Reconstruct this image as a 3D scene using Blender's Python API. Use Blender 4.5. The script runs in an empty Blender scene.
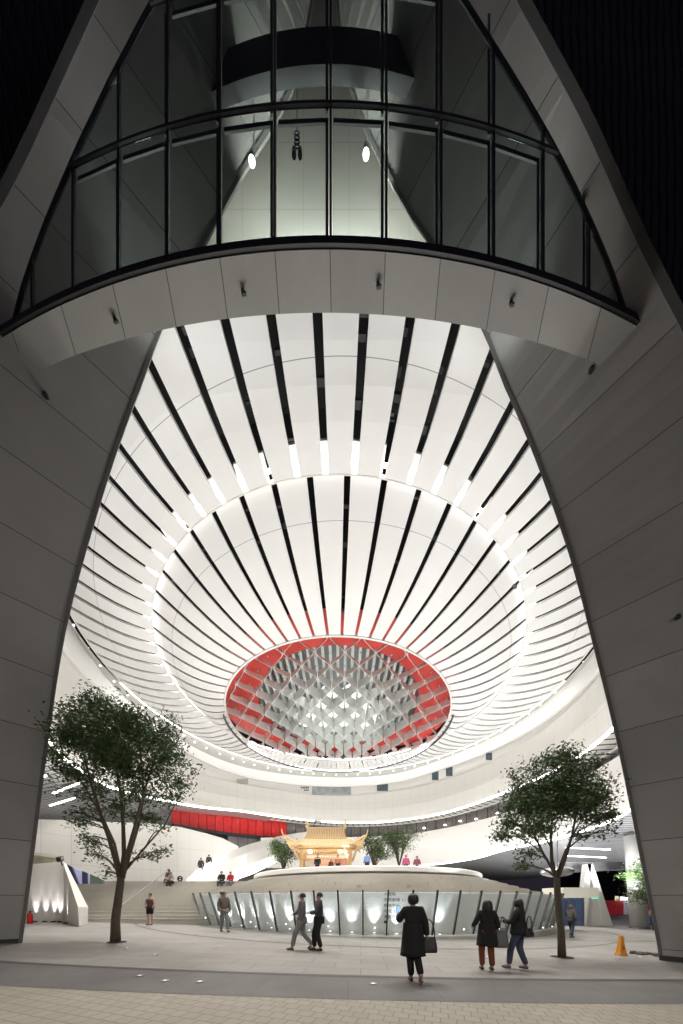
import bpy, bmesh, math, random
from mathutils import Vector, Matrix
from math import sin, cos, pi, radians, sqrt, atan2
random.seed(7)
SC = bpy.context.scene
COL = SC.collection
CH = 1.48                 # camera height
CX, CY = 0.0, 26.2        # centre of the atrium
RX, RY = -.3, 32.5        # centre of the round opening in the ceiling, where all panels point
F = 320.0
def G(x):                 # the plaza falls gently to the right
    return -0.027 * max(-26.0, min(26.0, x))
def P(px, py, Y):         # a point seen at a pixel, at depth Y
    return Vector(((px - 341.5) / F * Y, Y, CH + (902 - py) / F * Y))
def GP(px, py):           # ground point
    a = (px - 341.5) / F; b = (902 - py) / F
    Y = -CH / (b + .027 * a)
    return Vector((a * Y, Y, G(a * Y)))

# ------------------------------------------------------------------ materials
def nm(name):
    m = bpy.data.materials.new(name); m.use_nodes = True
    nt = m.node_tree; b = nt.nodes['Principled BSDF']
    return m, nt, b
def N(nt, t, **k):
    n = nt.nodes.new(t)
    for a, v in k.items(): setattr(n, a, v)
    return n
def math_(nt, op, a, b=None):
    n = N(nt, 'ShaderNodeMath', operation=op)
    for i, v in enumerate((a, b)):
        if v is None: continue
        if isinstance(v, (int, float)): n.inputs[i].default_value = v
        else: nt.links.new(v, n.inputs[i])
    return n.outputs[0]
def mixc(nt, fac, a, b):
    n = N(nt, 'ShaderNodeMix', data_type='RGBA')
    for i, v in ((0, fac), (6, a), (7, b)):
        if isinstance(v, (int, float)): n.inputs[i].default_value = v
        elif isinstance(v, tuple): n.inputs[i].default_value = (*v[:3], 1)
        else: nt.links.new(v, n.inputs[i])
    return n.outputs[2]
def pos(nt):
    return N(nt, 'ShaderNodeNewGeometry').outputs['Position']
def noise(nt, scale, detail=4, vec=None):
    n = N(nt, 'ShaderNodeTexNoise'); n.inputs['Scale'].default_value = scale; n.inputs['Detail'].default_value = detail
    nt.links.new(vec if vec is not None else pos(nt), n.inputs['Vector'])
    return n.outputs['Fac']
def mat(name, col, rough=.6, var=.12, scale=3., metal=0., bump=0., emit=None, es=0., spec=None):
    m, nt, b = nm(name)
    c2 = tuple(x * (1 - var) for x in col)
    c1 = tuple(min(1, x * (1 + var)) for x in col)
    f = noise(nt, scale)
    nt.links.new(mixc(nt, f, c2, c1), b.inputs['Base Color'])
    b.inputs['Roughness'].default_value = rough; b.inputs['Metallic'].default_value = metal
    if spec is not None: b.inputs['Specular IOR Level'].default_value = spec
    if bump:
        bp = N(nt, 'ShaderNodeBump'); bp.inputs['Strength'].default_value = bump; bp.inputs['Distance'].default_value = .02
        nt.links.new(noise(nt, scale * 8), bp.inputs['Height']); nt.links.new(bp.outputs[0], b.inputs['Normal'])
    if emit:
        b.inputs['Emission Color'].default_value = (*emit, 1); b.inputs['Emission Strength'].default_value = es
    return m
def line_mask(nt, val, period, width, phase=0.):
    v = math_(nt, 'ADD', val, phase)
    v = math_(nt, 'DIVIDE', v, period)
    v = math_(nt, 'FRACT', math_(nt, 'ADD', v, 1000.))
    return math_(nt, 'LESS_THAN', v, width / period)
def polar(nt, cx=None, cy=None):
    s = N(nt, 'ShaderNodeSeparateXYZ'); nt.links.new(pos(nt), s.inputs[0])
    x = math_(nt, 'SUBTRACT', s.outputs[0], CX if cx is None else cx); y = math_(nt, 'SUBTRACT', s.outputs[1], CY if cy is None else cy)
    r = math_(nt, 'SQRT', math_(nt, 'ADD', math_(nt, 'MULTIPLY', x, x), math_(nt, 'MULTIPLY', y, y)))
    return math_(nt, 'ARCTAN2', x, y), r, s.outputs[2], s

M = {}
M['white'] = mat('white_panel', (.80, .785, .75), .55, .03, .7)
M['wall_white'] = mat('white_wall', (.78, .76, .72), .5, .04, .5)
M['dark'] = mat('dark_metal', (.018, .018, .022), .45, .2, 5)
M['void'] = mat('void_black', (.006, .006, .008), .9, .4, 2)
M['led'] = mat('led_strip', (.9, .9, .88), .5, 0, 1, emit=(1, .985, .95), es=7)
M['fascia_glow'] = mat('fascia_glow_white', (.9, .9, .88), .5, 0, 1, emit=(1, .985, .95), es=.05)  # plain white fascia; faint glow put into the material for the cove light on it
M['led_cove'] = mat('led_cove', (.9, .9, .88), .5, 0, 1, emit=(1, .985, .95), es=9)
M['spot'] = mat('lamp_glow', (.9, .9, .9), .5, 0, 1, emit=(1, .97, .92), es=14)
M['red'] = mat('red_wall', (.52, .045, .035), .5, .15, 1.2)
M['redlit'] = mat('red_curtain', (.55, .012, .012), .45, .45, 1.6)
M['metal'] = mat('brushed_metal', (.5, .5, .52), .3, .1, 3, metal=.9)
M['bark'] = mat('bark', (.095, .075, .055), .85, .35, 9, bump=.6)
M['wood'] = mat('bamboo', (.62, .45, .25), .5, .3, 7)
M['skin'] = mat('skin', (.42, .26, .19), .55, .05)
M['blackcloth'] = mat('black_cloth', (.012, .012, .014), .9, .4, 20)
M['hair'] = mat('hair', (.012, .009, .008), .5, .4, 30)

# concrete with horizontal joints
def concrete(name, col, period, radial=False):
    m, nt, b = nm(name)
    th, r, z, s = polar(nt)
    if radial:
        x = math_(nt, 'ADD', s.outputs[0], .3)
        y = math_(nt, 'ADD', s.outputs[1], 12.0)
        v = math_(nt, 'MULTIPLY', math_(nt, 'ARCTAN2', x, y), 19.0)
        v = math_(nt, 'ADD', v, 0.)
    else:
        v = z
    lm = line_mask(nt, v, period, .018, -.05)
    idx = math_(nt, 'FLOOR', math_(nt, 'DIVIDE', math_(nt, 'ADD', v, -.05), period))
    w = N(nt, 'ShaderNodeTexWhiteNoise', noise_dimensions='1D'); nt.links.new(idx, w.inputs['W'])
    n1 = noise(nt, .8, 8); n2 = noise(nt, 14, 6)
    base = mixc(nt, n1, tuple(c * .8 for c in col), tuple(c * 1.2 for c in col))
    base = mixc(nt, math_(nt, 'MULTIPLY', n2, .35), base, tuple(c * .72 for c in col))
    base = mixc(nt, math_(nt, 'MULTIPLY', w.outputs['Value'], .38), base, tuple(c * .6 for c in col))
    base = mixc(nt, lm, base, tuple(c * .16 for c in col))
    nt.links.new(base, b.inputs['Base Color']); b.inputs['Roughness'].default_value = .62
    bp = N(nt, 'ShaderNodeBump'); bp.inputs['Strength'].default_value = .15; bp.inputs['Distance'].default_value = .01
    nt.links.new(n2, bp.inputs['Height']); nt.links.new(bp.outputs[0], b.inputs['Normal'])
    return m
M['concrete'] = concrete('pillar_concrete', (.46, .45, .435), 1.62)
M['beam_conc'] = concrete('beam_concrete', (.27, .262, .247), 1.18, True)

# ceiling panels: white with one fine joint arc
def panel_mat(name, rj, cy):
    m, nt, b = nm(name)
    th, r, z, s = polar(nt, 0., cy)
    d = math_(nt, 'ABSOLUTE', math_(nt, 'SUBTRACT', r, rj))
    lm = math_(nt, 'LESS_THAN', d, .009)
    base = mixc(nt, noise(nt, .6), (.775, .77, .755), (.825, .82, .81))
    nt.links.new(mixc(nt, lm, base, (.25, .25, .25)), b.inputs['Base Color'])
    b.inputs['Roughness'].default_value = .5
    return m
M['panel_outer'] = panel_mat('outer_panel_white', 16.55, 27.0)
M['panel_dish'] = panel_mat('dish_panel_white', 13.4, 28.6)

# soffit with dark slots along the radius
def slotted(name, base_c, slot_c, k, frac_, metal=0.):
    m, nt, b = nm(name)
    th, r, z, s = polar(nt)
    lm = line_mask(nt, math_(nt, 'MULTIPLY', th, k), 1., frac_)
    nt.links.new(mixc(nt, lm, base_c, slot_c), b.inputs['Base Color'])
    b.inputs['Roughness'].default_value = .45; b.inputs['Metallic'].default_value = metal
    return m
M['slots'] = slotted('slotted_soffit', (.62, .6, .55), (.03, .03, .03), 26, .25)
def ribbed(name, axis_k=1.9):
    m, nt, b = nm(name)
    th, r, z, s = polar(nt)
    v = math_(nt, 'ADD', s.outputs[1], math_(nt, 'MULTIPLY', s.outputs[0], .25))
    lm = line_mask(nt, v, 1. / axis_k, .12)
    nt.links.new(mixc(nt, lm, (.5, .5, .5), (.02, .02, .02)), b.inputs['Base Color'])
    b.inputs['Roughness'].default_value = .35; b.inputs['Metallic'].default_value = .3
    return m
M['ribs'] = ribbed('ribbed_soffit')
# glazed strip with mullions
def glazed(name, k, dark, light, fr):
    m, nt, b = nm(name)
    th, r, z, s = polar(nt)
    lm = line_mask(nt, math_(nt, 'MULTIPLY', th, k), 1., fr)
    n = noise(nt, 1.2)
    nt.links.new(mixc(nt, lm, mixc(nt, n, dark, light), (.04, .04, .04)), b.inputs['Base Color'])
    b.inputs['Roughness'].default_value = .25
    return m
M['glazed'] = glazed('balcony_glazing', 16, (.10, .09, .09), (.28, .25, .24), .08)
M['darkglass'] = glazed('dark_glazing', 9, (.015, .015, .02), (.22, .21, .21), .1)
# white wall with faint panel joints
def jointed(name, col, k, zper):
    m, nt, b = nm(name)
    th, r, z, s = polar(nt)
    l1 = line_mask(nt, math_(nt, 'MULTIPLY', th, k), 1., .012)
    l2 = line_mask(nt, z, zper, .02)
    lm = math_(nt, 'MULTIPLY', math_(nt, 'MAXIMUM', l1, l2), .45)
    base = mixc(nt, noise(nt, .5), tuple(c * .96 for c in col), col)
    nt.links.new(mixc(nt, lm, base, (.2, .2, .19)), b.inputs['Base Color'])
    b.inputs['Roughness'].default_value = .45
    return m
M['jointed'] = jointed('jointed_white_wall', (.80, .78, .73), 16, 2.2)

# facade fins: very dark, wavy
m, nt, b = nm('facade_dark')
w = N(nt, 'ShaderNodeTexWave', bands_direction='X'); w.inputs['Scale'].default_value = 1.6; w.inputs['Distortion'].default_value = 2.5
w.inputs['Detail Scale'].default_value = .6
nt.links.new(pos(nt), w.inputs['Vector'])
nt.links.new(mixc(nt, w.outputs['Fac'], (.016, .012, .019), (.05, .038, .052)), b.inputs['Base Color'])
b.inputs['Roughness'].default_value = .5
bp = N(nt, 'ShaderNodeBump'); bp.inputs['Distance'].default_value = .2
nt.links.new(w.outputs['Fac'], bp.inputs['Height']); nt.links.new(bp.outputs[0], b.inputs['Normal'])
M['facade'] = m

# glass
def glass(name, tint, gloss, rough=.02, diff=0., dcol=(.4, .45, .45)):
    m = bpy.data.materials.new(name); m.use_nodes = True; nt = m.node_tree; nt.nodes.clear()
    o = N(nt, 'ShaderNodeOutputMaterial'); t = N(nt, 'ShaderNodeBsdfTransparent'); t.inputs[0].default_value = (*tint, 1)
    g = N(nt, 'ShaderNodeBsdfGlossy'); g.inputs[0].default_value = (.9, .95, .95, 1); g.inputs['Roughness'].default_value = rough
    mx = N(nt, 'ShaderNodeMixShader'); mx.inputs[0].default_value = gloss
    nt.links.new(t.outputs[0], mx.inputs[1]); nt.links.new(g.outputs[0], mx.inputs[2])
    out = mx.outputs[0]
    if diff:
        d = N(nt, 'ShaderNodeBsdfDiffuse'); d.inputs[0].default_value = (*dcol, 1)
        m2 = N(nt, 'ShaderNodeMixShader'); m2.inputs[0].default_value = diff
        nt.links.new(out, m2.inputs[1]); nt.links.new(d.outputs[0], m2.inputs[2]); out = m2.outputs[0]
    nt.links.new(out, o.inputs[0])
    return m
M['glass'] = glass('facade_glass', (.62, .65, .64), .03, .03, .05, (.12, .15, .15))
M['fenceglass'] = glass('fence_glass', (.93, .96, .96), .04, .02, .22, (.88, .90, .89))

# paving
def paving(name, c1, c2, mortar, bw, bh, ms, rot, offset=.5, rough=.6, nz=.35, bump=.25):
    m, nt, b = nm(name)
    mp = N(nt, 'ShaderNodeMapping'); mp.inputs['Rotation'].default_value = (0, 0, rot)
    nt.links.new(pos(nt), mp.inputs[0])
    br = N(nt, 'ShaderNodeTexBrick'); br.offset = offset
    br.inputs['Scale'].default_value = 1; br.inputs['Brick Width'].default_value = bw; br.inputs['Row Height'].default_value = bh
    br.inputs['Mortar Size'].default_value = ms; br.inputs['Bias'].default_value = 0
    br.inputs['Color1'].default_value = (*c1, 1); br.inputs['Color2'].default_value = (*c2, 1); br.inputs['Mortar'].default_value = (*mortar, 1)
    nt.links.new(mp.outputs[0], br.inputs['Vector'])
    n1 = noise(nt, .9, 8); n2 = noise(nt, 30, 4); n3 = math_(nt, 'POWER', noise(nt, .35, 10), 2.5)
    col = mixc(nt, math_(nt, 'MULTIPLY', n1, nz), br.outputs['Color'], tuple(x * .55 for x in c1))
    col = mixc(nt, math_(nt, 'MULTIPLY', n2, .3), col, tuple(x * .7 for x in c2))
    col = mixc(nt, math_(nt, 'MULTIPLY', n3, 1.1), col, tuple(x * .5 for x in c1))
    nt.links.new(col, b.inputs['Base Color']); nt.links.new(math_(nt, 'ADD', math_(nt, 'MULTIPLY', n1, .35), rough - .2), b.inputs['Roughness'])
    bp = N(nt, 'ShaderNodeBump'); bp.inputs['Strength'].default_value = bump; bp.inputs['Distance'].default_value = .01
    nt.links.new(math_(nt, 'SUBTRACT', math_(nt, 'MULTIPLY', n2, .3), br.outputs['Fac']), bp.inputs['Height']); nt.links.new(bp.outputs[0], b.inputs['Normal'])
    return m
M['plaza'] = paving('plaza_pavers', (.33, .31, .285), (.28, .262, .243), (.15, .14, .13), 1.2, .6, .012, .06, nz=.25, bump=.12)
M['setts'] = paving('street_setts', (.41, .365, .30), (.35, .315, .26), (.15, .135, .115), .20, .20, .008, .3, nz=.4)
M['band'] = paving('kerb_band', (.155, .145, .138), (.14, .132, .125), (.08, .075, .07), 1.5, 3., .008, .02, nz=.4)
M['step'] = paving('step_stone', (.60, .57, .51), (.56, .53, .475), (.40, .38, .34), 1.4, .8, .01, 0, nz=.12, bump=.05)

# ------------------------------------------------------------------ builders
def link(o, parent=None):
    COL.objects.link(o)
    if parent is not None: o.parent = parent
    return o
def tag(o, label=None, cat=None, group=None, kind=None):
    if label: o['label'] = label
    if cat: o['category'] = cat
    if group: o['group'] = group
    if kind: o['kind'] = kind
    return o
def empty(name, loc, label, cat, group=None, rz=0):
    o = bpy.data.objects.new(name, None); o.location = loc; o.rotation_euler.z = rz; o.empty_display_size = .1
    link(o); return tag(o, label, cat, group)
class MB:
    """collects faces for ONE mesh object"""
    def __init__(s): s.v = []; s.f = []; s.m = []
    def add(s, vs, fs, mi=0):
        n = len(s.v); s.v += [tuple(v) for v in vs]; s.f += [tuple(i + n for i in f) for f in fs]; s.m += [mi] * len(fs)
        return s
    def box(s, c, d, rz=0, mi=0, tilt=None):
        R = Matrix.Rotation(rz, 3, 'Z')
        if tilt: R = R @ Matrix.Rotation(tilt[0], 3, tilt[1])
        vs = [Vector(c) + R @ Vector((x * d[0] / 2, y * d[1] / 2, z * d[2] / 2)) for x in (-1, 1) for y in (-1, 1) for z in (-1, 1)]
        return s.add(vs, [(0, 1, 3, 2), (4, 6, 7, 5), (0, 4, 5, 1), (2, 3, 7, 6), (0, 2, 6, 4), (1, 5, 7, 3)], mi)
    def tube(s, pts, rads, n=8, mi=0, cap=True, sq=None):
        pts = [Vector(p) for p in pts]
        if isinstance(rads, (int, float)): rads = [rads] * len(pts)
        rings = []; up = Vector((0.13, .31, 1)).normalized(); prev = None
        for i, p in enumerate(pts):
            t = (pts[min(i + 1, len(pts) - 1)] - pts[max(i - 1, 0)]).normalized()
            if prev is None:
                a = t.cross(Vector((0, 1, 0)) if abs(t.y) < .9 else Vector((1, 0, 0))).normalized()
            else:
                a = (prev - t * prev.dot(t)).normalized()
            prev = a; b = t.cross(a)
            rings.append([p + (a * cos(2 * pi * k / n) + b * sin(2 * pi * k / n)) * rads[i] for k in range(n)])
        vs = [v for r in rings for v in r]
        fs = [(i * n + k, i * n + (k + 1) % n, (i + 1) * n + (k + 1) % n, (i + 1) * n + k) for i in range(len(pts) - 1) for k in range(n)]
        if cap: fs += [tuple(range(n))[::-1], tuple((len(pts) - 1) * n + k for k in range(n))]
        return s.add(vs, fs, mi)
    def lathe(s, prof, c=(0, 0, 0), n=24, mi=0, sx=1, sy=1):
        vs = [(c[0] + r * sx * cos(2 * pi * k / n), c[1] + r * sy * sin(2 * pi * k / n), c[2] + z) for r, z in prof for k in range(n)]
        fs = [(i * n + k, i * n + (k + 1) % n, (i + 1) * n + (k + 1) % n, (i + 1) * n + k) for i in range(len(prof) - 1) for k in range(n)]
        return s.add(vs, fs, mi)
    def loft(s, secs, closed=True, cap=True, mi=0):
        n = len(secs[0]); vs = [v for q in secs for v in q]; fs = []
        kk = n if closed else n - 1
        for i in range(len(secs) - 1):
            for k in range(kk):
                fs.append((i * n + k, i * n + (k + 1) % n, (i + 1) * n + (k + 1) % n, (i + 1) * n + k))
        if cap and closed: fs += [tuple(range(n))[::-1], tuple((len(secs) - 1) * n + k for k in range(n))]
        return s.add(vs, fs, mi)
    def build(s, name, mats, parent=None, smooth=False, loc=None, rz=0, fix=True):
        me = bpy.data.meshes.new(name); me.from_pydata(s.v, [], s.f)
        for mm in (mats if isinstance(mats, (list, tuple)) else [mats]): me.materials.append(mm)
        me.polygons.foreach_set('material_index', s.m)
        if smooth: me.polygons.foreach_set('use_smooth', [True] * len(me.polygons))
        if fix and len(s.f) < 20000:
            bm = bmesh.new(); bm.from_mesh(me); bmesh.ops.recalc_face_normals(bm, faces=bm.faces); bm.to_mesh(me); bm.free()
        me.update()
        o = bpy.data.objects.new(name, me)
        if loc is not None: o.location = loc
        o.rotation_euler.z = rz
        return link(o, parent)
def interp(tab, x):
    if x <= tab[0][0]: return tab[0][1]
    for (x0, y0), (x1, y1) in zip(tab, tab[1:]):
        if x <= x1: return y0 + (y1 - y0) * (x - x0) / (x1 - x0)
    return tab[-1][1]
def sminterp(tab, x):      # smoothed interpolation
    h = (tab[-1][0] - tab[0][0]) * .022
    return sum(interp(tab, x + k * h) * w for k, w in ((-1, .25), (0, .5), (1, .25)))

# ------------------------------------------------------------------ ground
def ground_strip(name, y0f, y1f, dz, mtl, x0=-90, x1=90, ny=1):
    xs = sorted(set([x0, -26, 26, x1] + [x for x in range(int(max(x0, -30)), int(min(x1, 30)) + 1, 1)]))
    mb = MB(); secs = []
    for x in xs:
        secs.append([(x, y0f(x) + (y1f(x) - y0f(x)) * j / ny, G(x) + dz) for j in range(ny + 1)])
    mb.loft(secs, closed=False, cap=False)
    o = mb.build(name, mtl); tag(o, kind='structure'); return o
fa = lambda x: 6.3 + .0088 * min(x * x, 200)
fb = lambda x: 4.88 + .0075 * min(x * x, 200)
ground_strip('ground', lambda x: -60, lambda x: 260, -.008, M['plaza'], -200, 200)
ground_strip('pavement', lambda x: -25, fb, -.004, M['setts'], -60, 60)
ground_strip('path', fb, fa, 0, M['band'], -60, 60)
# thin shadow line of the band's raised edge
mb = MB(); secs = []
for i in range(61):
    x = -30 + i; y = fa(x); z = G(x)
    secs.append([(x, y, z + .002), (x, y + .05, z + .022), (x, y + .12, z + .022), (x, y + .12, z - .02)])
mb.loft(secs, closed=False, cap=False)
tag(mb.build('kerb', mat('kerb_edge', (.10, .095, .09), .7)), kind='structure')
# curved dark inlay lines in the plaza
for i, (c, r) in enumerate((((2, 27.2), 16.4), ((12, 24), 9.0))):
    mb = MB(); secs = []
    for k in range(121):
        t = 2 * pi * k / 120; rr = (r, r + .16)
        secs.append([(c[0] + q * sin(t), c[1] + q * cos(t), G(c[0] + q * sin(t)) - .003) for q in rr])
    mb.loft(secs, closed=False, cap=False)
    tag(mb.build('floor_inlay', mat('inlay_dark', (.12, .11, .10), .5)), kind='structure')

# ------------------------------------------------------------------ pillars (A-shaped portal)
ER = [(-2.2, 9.78), (-1.7, 9.65), (4.8, 8.3), (10.3, 6.86), (13.8, 5.55), (17.1, 3.98), (18.05, 2.8), (20.4, 1.31), (23, .1), (27, -.3)]
EL = [(-2.2, -9.85), (-1.2, -9.65), (4.96, -8.8), (7.9, -8.34), (10.3, -7.7), (13.3, -6.74), (14.9, -6.14), (16.7, -5.35), (17.9, -4.2), (20.4, -2.95), (21.4, -2.25), (23, -1.2), (27, -.5)]
OR_ = [(-2.2, 12.5), (5, 11.1), (10, 9.2), (13.3, 7.7), (14.8, 6.67), (17.1, 5.43), (19.3, 3.9), (24, 1.6), (27, .6)]
OL = [(-2.2, -12.6), (5, -11.4), (10, -10.2), (13.5, -9.0), (16, -7.9), (17.8, -6.57), (19.7, -5.5), (24, -3.4), (27, -1.4)]
EY = [(-2.2, 9.62), (15.5, 9.43), (18, 9.0), (27, 8.95)]
OYR = [(-2.2, 7.1), (13.3, 7.22), (14.8, 7.12), (17.1, 6.95), (19.3, 6.85), (27, 6.7)]
OYL = [(-2.2, 7.1), (13.5, 7.05), (16, 7.35), (17.8, 7.1), (19.7, 7.0), (27, 6.9)]
def esm(tab, z):
    h = 1.1
    return sum(interp(tab, z + k * h) * w for k, w in ((-1, .25), (0, .5), (1, .25)))
NZ = 56
def zlev(lo=-2.2, hi=26.5): return [lo + (hi - lo) * i / NZ for i in range(NZ + 1)]
for side, (E, O, OY) in ((1, (ER, OR_, OYR)), (-1, (EL, OL, OYL))):
    nmx = 'right' if side > 0 else 'left'
    root = empty('portal_pillar', (side * 10.5, 8.5, G(side * 10.5)),
                 'grey concrete leaning pillar with horizontal joints, %s side of the opening' % nmx, 'pillar', 'leaning pillars of the portal')
    root_loc = Vector(root.location)
    def L(v): return Vector(v) - root_loc
    secs = []; trim = []; cap_ = []
    for z in zlev():
        e = Vector((esm(E, z), interp(EY, z), z + CH)); o = Vector((esm(O, z), esm(OY, z), z + CH))
        secs.append([L(e), L(o), L(o + Vector((side * .25, .12, 0))), L(o + Vector((side * 5.5, 5.5, 0))), L(e + Vector((side * 4.2, 2.6, 0)))])
        d = (o - e).normalized(); n_ = Vector((-d.y, d.x, 0)) * (1 if side < 0 else -1)
        if n_.y > 0: n_ = -n_
        trim.append([L(e - d * .06 + n_ * .02), L(e + d * .03 + n_ * .02), L(e + d * .03 + n_ * .001 - n_ * .05), L(e - d * .06 - n_ * .12)])
        cap_.append([L(o - d * .10 + n_ * .03), L(o + d * .05 + n_ * .03), L(o + d * .05 - n_ * .1), L(o - d * .10 - n_ * .1)])
    MB().loft(secs).build('shaft', M['concrete'], root, loc=(0, 0, 0))
    MB().loft(trim).build('edge_trim', mat('edge_trim', (.16, .155, .15), .5), root)
    MB().loft(cap_).build('outer_trim', mat('outer_trim', (.12, .12, .12), .5), root)
    mbb = MB(); e0 = Vector((esm(E, -1.4), interp(EY, -1.4), 0)); o0 = Vector((esm(O, -1.4), esm(OY, -1.4), 0))
    zz = G(e0.x); d = (o0 - e0).normalized(); n_ = Vector((d.y, -d.x, 0));  n_ = n_ if n_.y < 0 else -n_
    mbb.loft([[L((p.x, p.y, zz - .2)) for p in (e0 - d * .02 + n_ * .03, o0 + n_ * .03, o0 - n_ * .02, e0 - d * .02 - n_ * .02)],
              [L((p.x, p.y, zz + .13)) for p in (e0 - d * .02 + n_ * .03, o0 + n_ * .03, o0 - n_ * .02, e0 - d * .02 - n_ * .02)]])
    mbb.build('skirting', mat('skirting', (.05, .048, .045), .7), root)
    # small wall fittings
    for (px, py) in (((588, 372), (677, 618)) if side > 0 else ((46, 397),)):
        a = (px - 341.5) / F; b_ = (902 - py) / F; best = None
        for i in range(400):
            for s_ in [k / 60 for k in range(0, 61)]:
                z = 2 + i * .04
                q = Vector((esm(E, z), interp(EY, z), z)) .lerp(Vector((esm(O, z), esm(OY, z), z)), s_)
                er = abs(q.x / q.y - a) + abs(q.z / q.y - b_)
                if best is None or er < best[0]: best = (er, q.copy())
        q = best[1] + Vector((0, -.06, CH))
        mf = MB(); mf.lathe([(0, -.07), (.06, -.07), (.06, 0), (.03, .04), (0, .04)], L(q), 10); mf.tube([L(q), L(q + Vector((0, .3, 0)))], .03, 6)
        mf.build('fixture', M['dark'], root)

# dark facade skin with fins outside the portal
for side, (O, OY) in ((1, (OR_, OYR)), (-1, (OL, OYL))):
    secs = []
    for z in zlev(-2.2, 34):
        o = Vector((esm(O, z), esm(OY, z), z + CH)); r = []
        for k in range(90):
            x = side * k * .3
            w = .16 * abs(sin(k * 1.57 + .9 * sin(z * .22 + side))) if k else 0
            r.append(o + Vector((x + side * .05, .1 + w + k * .03, 0)))
        secs.append(r)
    o = MB().loft(secs, closed=False, cap=False).build('facade_cladding', M['facade'], smooth=True)
    tag(o, 'dark wavy cladding above and outside the %s concrete pillar' % ('right' if side > 0 else 'left'), 'cladding', 'dark cladding of the facade')

# ------------------------------------------------------------------ curved beam + glass wall
def yo(x): return 6.72 + (x + .3) ** 2 / 60
def yi(x): return 7.44 + (x + .4) ** 2 / 68
BZ = 13.7 + CH
beam = empty('portal_beam', (0, 7, BZ), 'curved concrete beam crossing above the opening below the glass', 'beam')
bl = Vector(beam.location)
secs = []
for i in range(61):
    x = -8.8 + 16.6 * i / 60; x2 = -7.9 + 15.0 * i / 60
    a = Vector((x, yo(x), BZ)); b_ = Vector((x2, yi(x2), BZ)); u = Vector((0, 0, .35))
    secs.append([a - bl, b_ - bl, b_ + u - bl, a + Vector((0, .05, 0)) + u - bl])
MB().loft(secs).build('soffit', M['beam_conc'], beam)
secs = []
for i in range(61):
    x = -8.8 + 16.6 * i / 60; a = Vector((x, yo(x) - .06, BZ + .02))
    secs.append([a - bl, a + Vector((0, .16, 0)) - bl, a + Vector((0, .16, .16)) - bl, a + Vector((0, 0, .16)) - bl])
MB().loft(secs).build('sill', M['dark'], beam)
for px, py in ((115, 318), (243, 290), (378, 283), (511, 301)):
    Y = 13.7 * F / (902 - py); q = Vector(((px - 341.5) / F * Y, Y, BZ)) - bl
    mf = MB(); mf.lathe([(0, -.11), (.035, -.1), (.045, -.04), (.03, 0), (0, .02)], q, 10); mf.box(q + Vector((.03, 0, -.08)), (.09, .04, .05))
    mf.build('fixture', M['dark'], beam)

gw = empty('glass_curtain_wall', (0, 7, BZ + .2), 'curved glazed wall of dark mullions and tinted panes above the beam', 'glass wall')
gl = Vector(gw.location)
rows = [BZ + .17, 16.75 + CH, 19.55 + CH, 23.2 + CH]
xs = [-.23 + 1.18 * k for k in range(-8, 8)]
HR = [(13.6, 7.0), (16.0, 5.45), (16.7, 4.95), (18.9, 3.0), (21, 1.35), (22, .6)]
HL = [(13.6, -8.15), (15.6, -7.08), (16.5, -6.4), (17.3, -5.9), (18.75, -4.76), (19.3, -4.4), (21, -3.0), (22, -2.2)]
rows[-1] = 21.9 + CH
def hx(tab, z): return esm(tab, z - CH)
def ztop(x):
    z = rows[0]
    while z < rows[-1] and hx(HL, z) < x < hx(HR, z): z += .02
    return z
for x in xs:
    y = yo(x); zt = ztop(x)
    if zt - rows[0] < .3: continue
    MB().box(Vector((x, y + .04, (rows[0] + zt) / 2)) - gl, (.055, .07, zt - rows[0])).build('mullion', M['dark'], gw)
for z in rows[1:]:
    secs = []; xa, xb = hx(HL, z), hx(HR, z)
    for i in range(61):
        x = xa + (xb - xa) * i / 60; a = Vector((x, yo(x) - .03, z - .04))
        secs.append([a - gl, a + Vector((0, .05, 0)) - gl, a + Vector((0, .05, .07)) - gl, a + Vector((0, 0, .07)) - gl])
    MB().loft(secs).build('transom', M['dark'], gw)
for tab in (HL, HR):
    pts = []
    for i in range(30):
        z = rows[0] - .1 + (rows[-1] - rows[0] + .1) * i / 29; x = hx(tab, z); pts.append(Vector((x, yo(x) + .02, z)) - gl)
    MB().tube(pts, .045, 6).build('edge_frame', M['dark'], gw)
mreveal = mat('frame_reveal', (.24, .255, .255), .5)
for r in range(3):
    for x0, x1 in zip(xs, xs[1:]):
        z0, z1 = rows[r], rows[r + 1]; secs = []
        for i in range(9):
            z = z0 + (z1 - .04 - z0) * i / 8
            xa = max(x0 + .035, hx(HL, z)); xb = min(x1 - .035, hx(HR, z))
            if xb - xa < .03: continue
            a = Vector((xa, yo(xa), z)) - gl; b_ = Vector((xb, yo(xb), z)) - gl; t = Vector((0, .02, 0))
            secs.append([a, b_, b_ + t, a + t])
        if len(secs) < 3: continue
        pn_ = MB().loft(secs).build('pane', M['glass'], gw)
        if len(secs) < 9: continue
        mr = MB(); b_ = Vector((x1 - .08, yo(x1 - .08) + .1, (z0 + z1) / 2)) - gl
        mr.box(b_, (.06, .03, z1 - z0 - .14))
        c = Vector(((x0 + x1) / 2, yo((x0 + x1) / 2) + .1, z1 - .13)) - gl
        if hx(HL, z1) < x0 and hx(HR, z1) > x1: mr.box(c, (x1 - x0 - .12, .03, .10), atan2(yo(x1) - yo(x0), x1 - x0))
        mr.build('inner_frame', mreveal, pn_)

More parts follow.
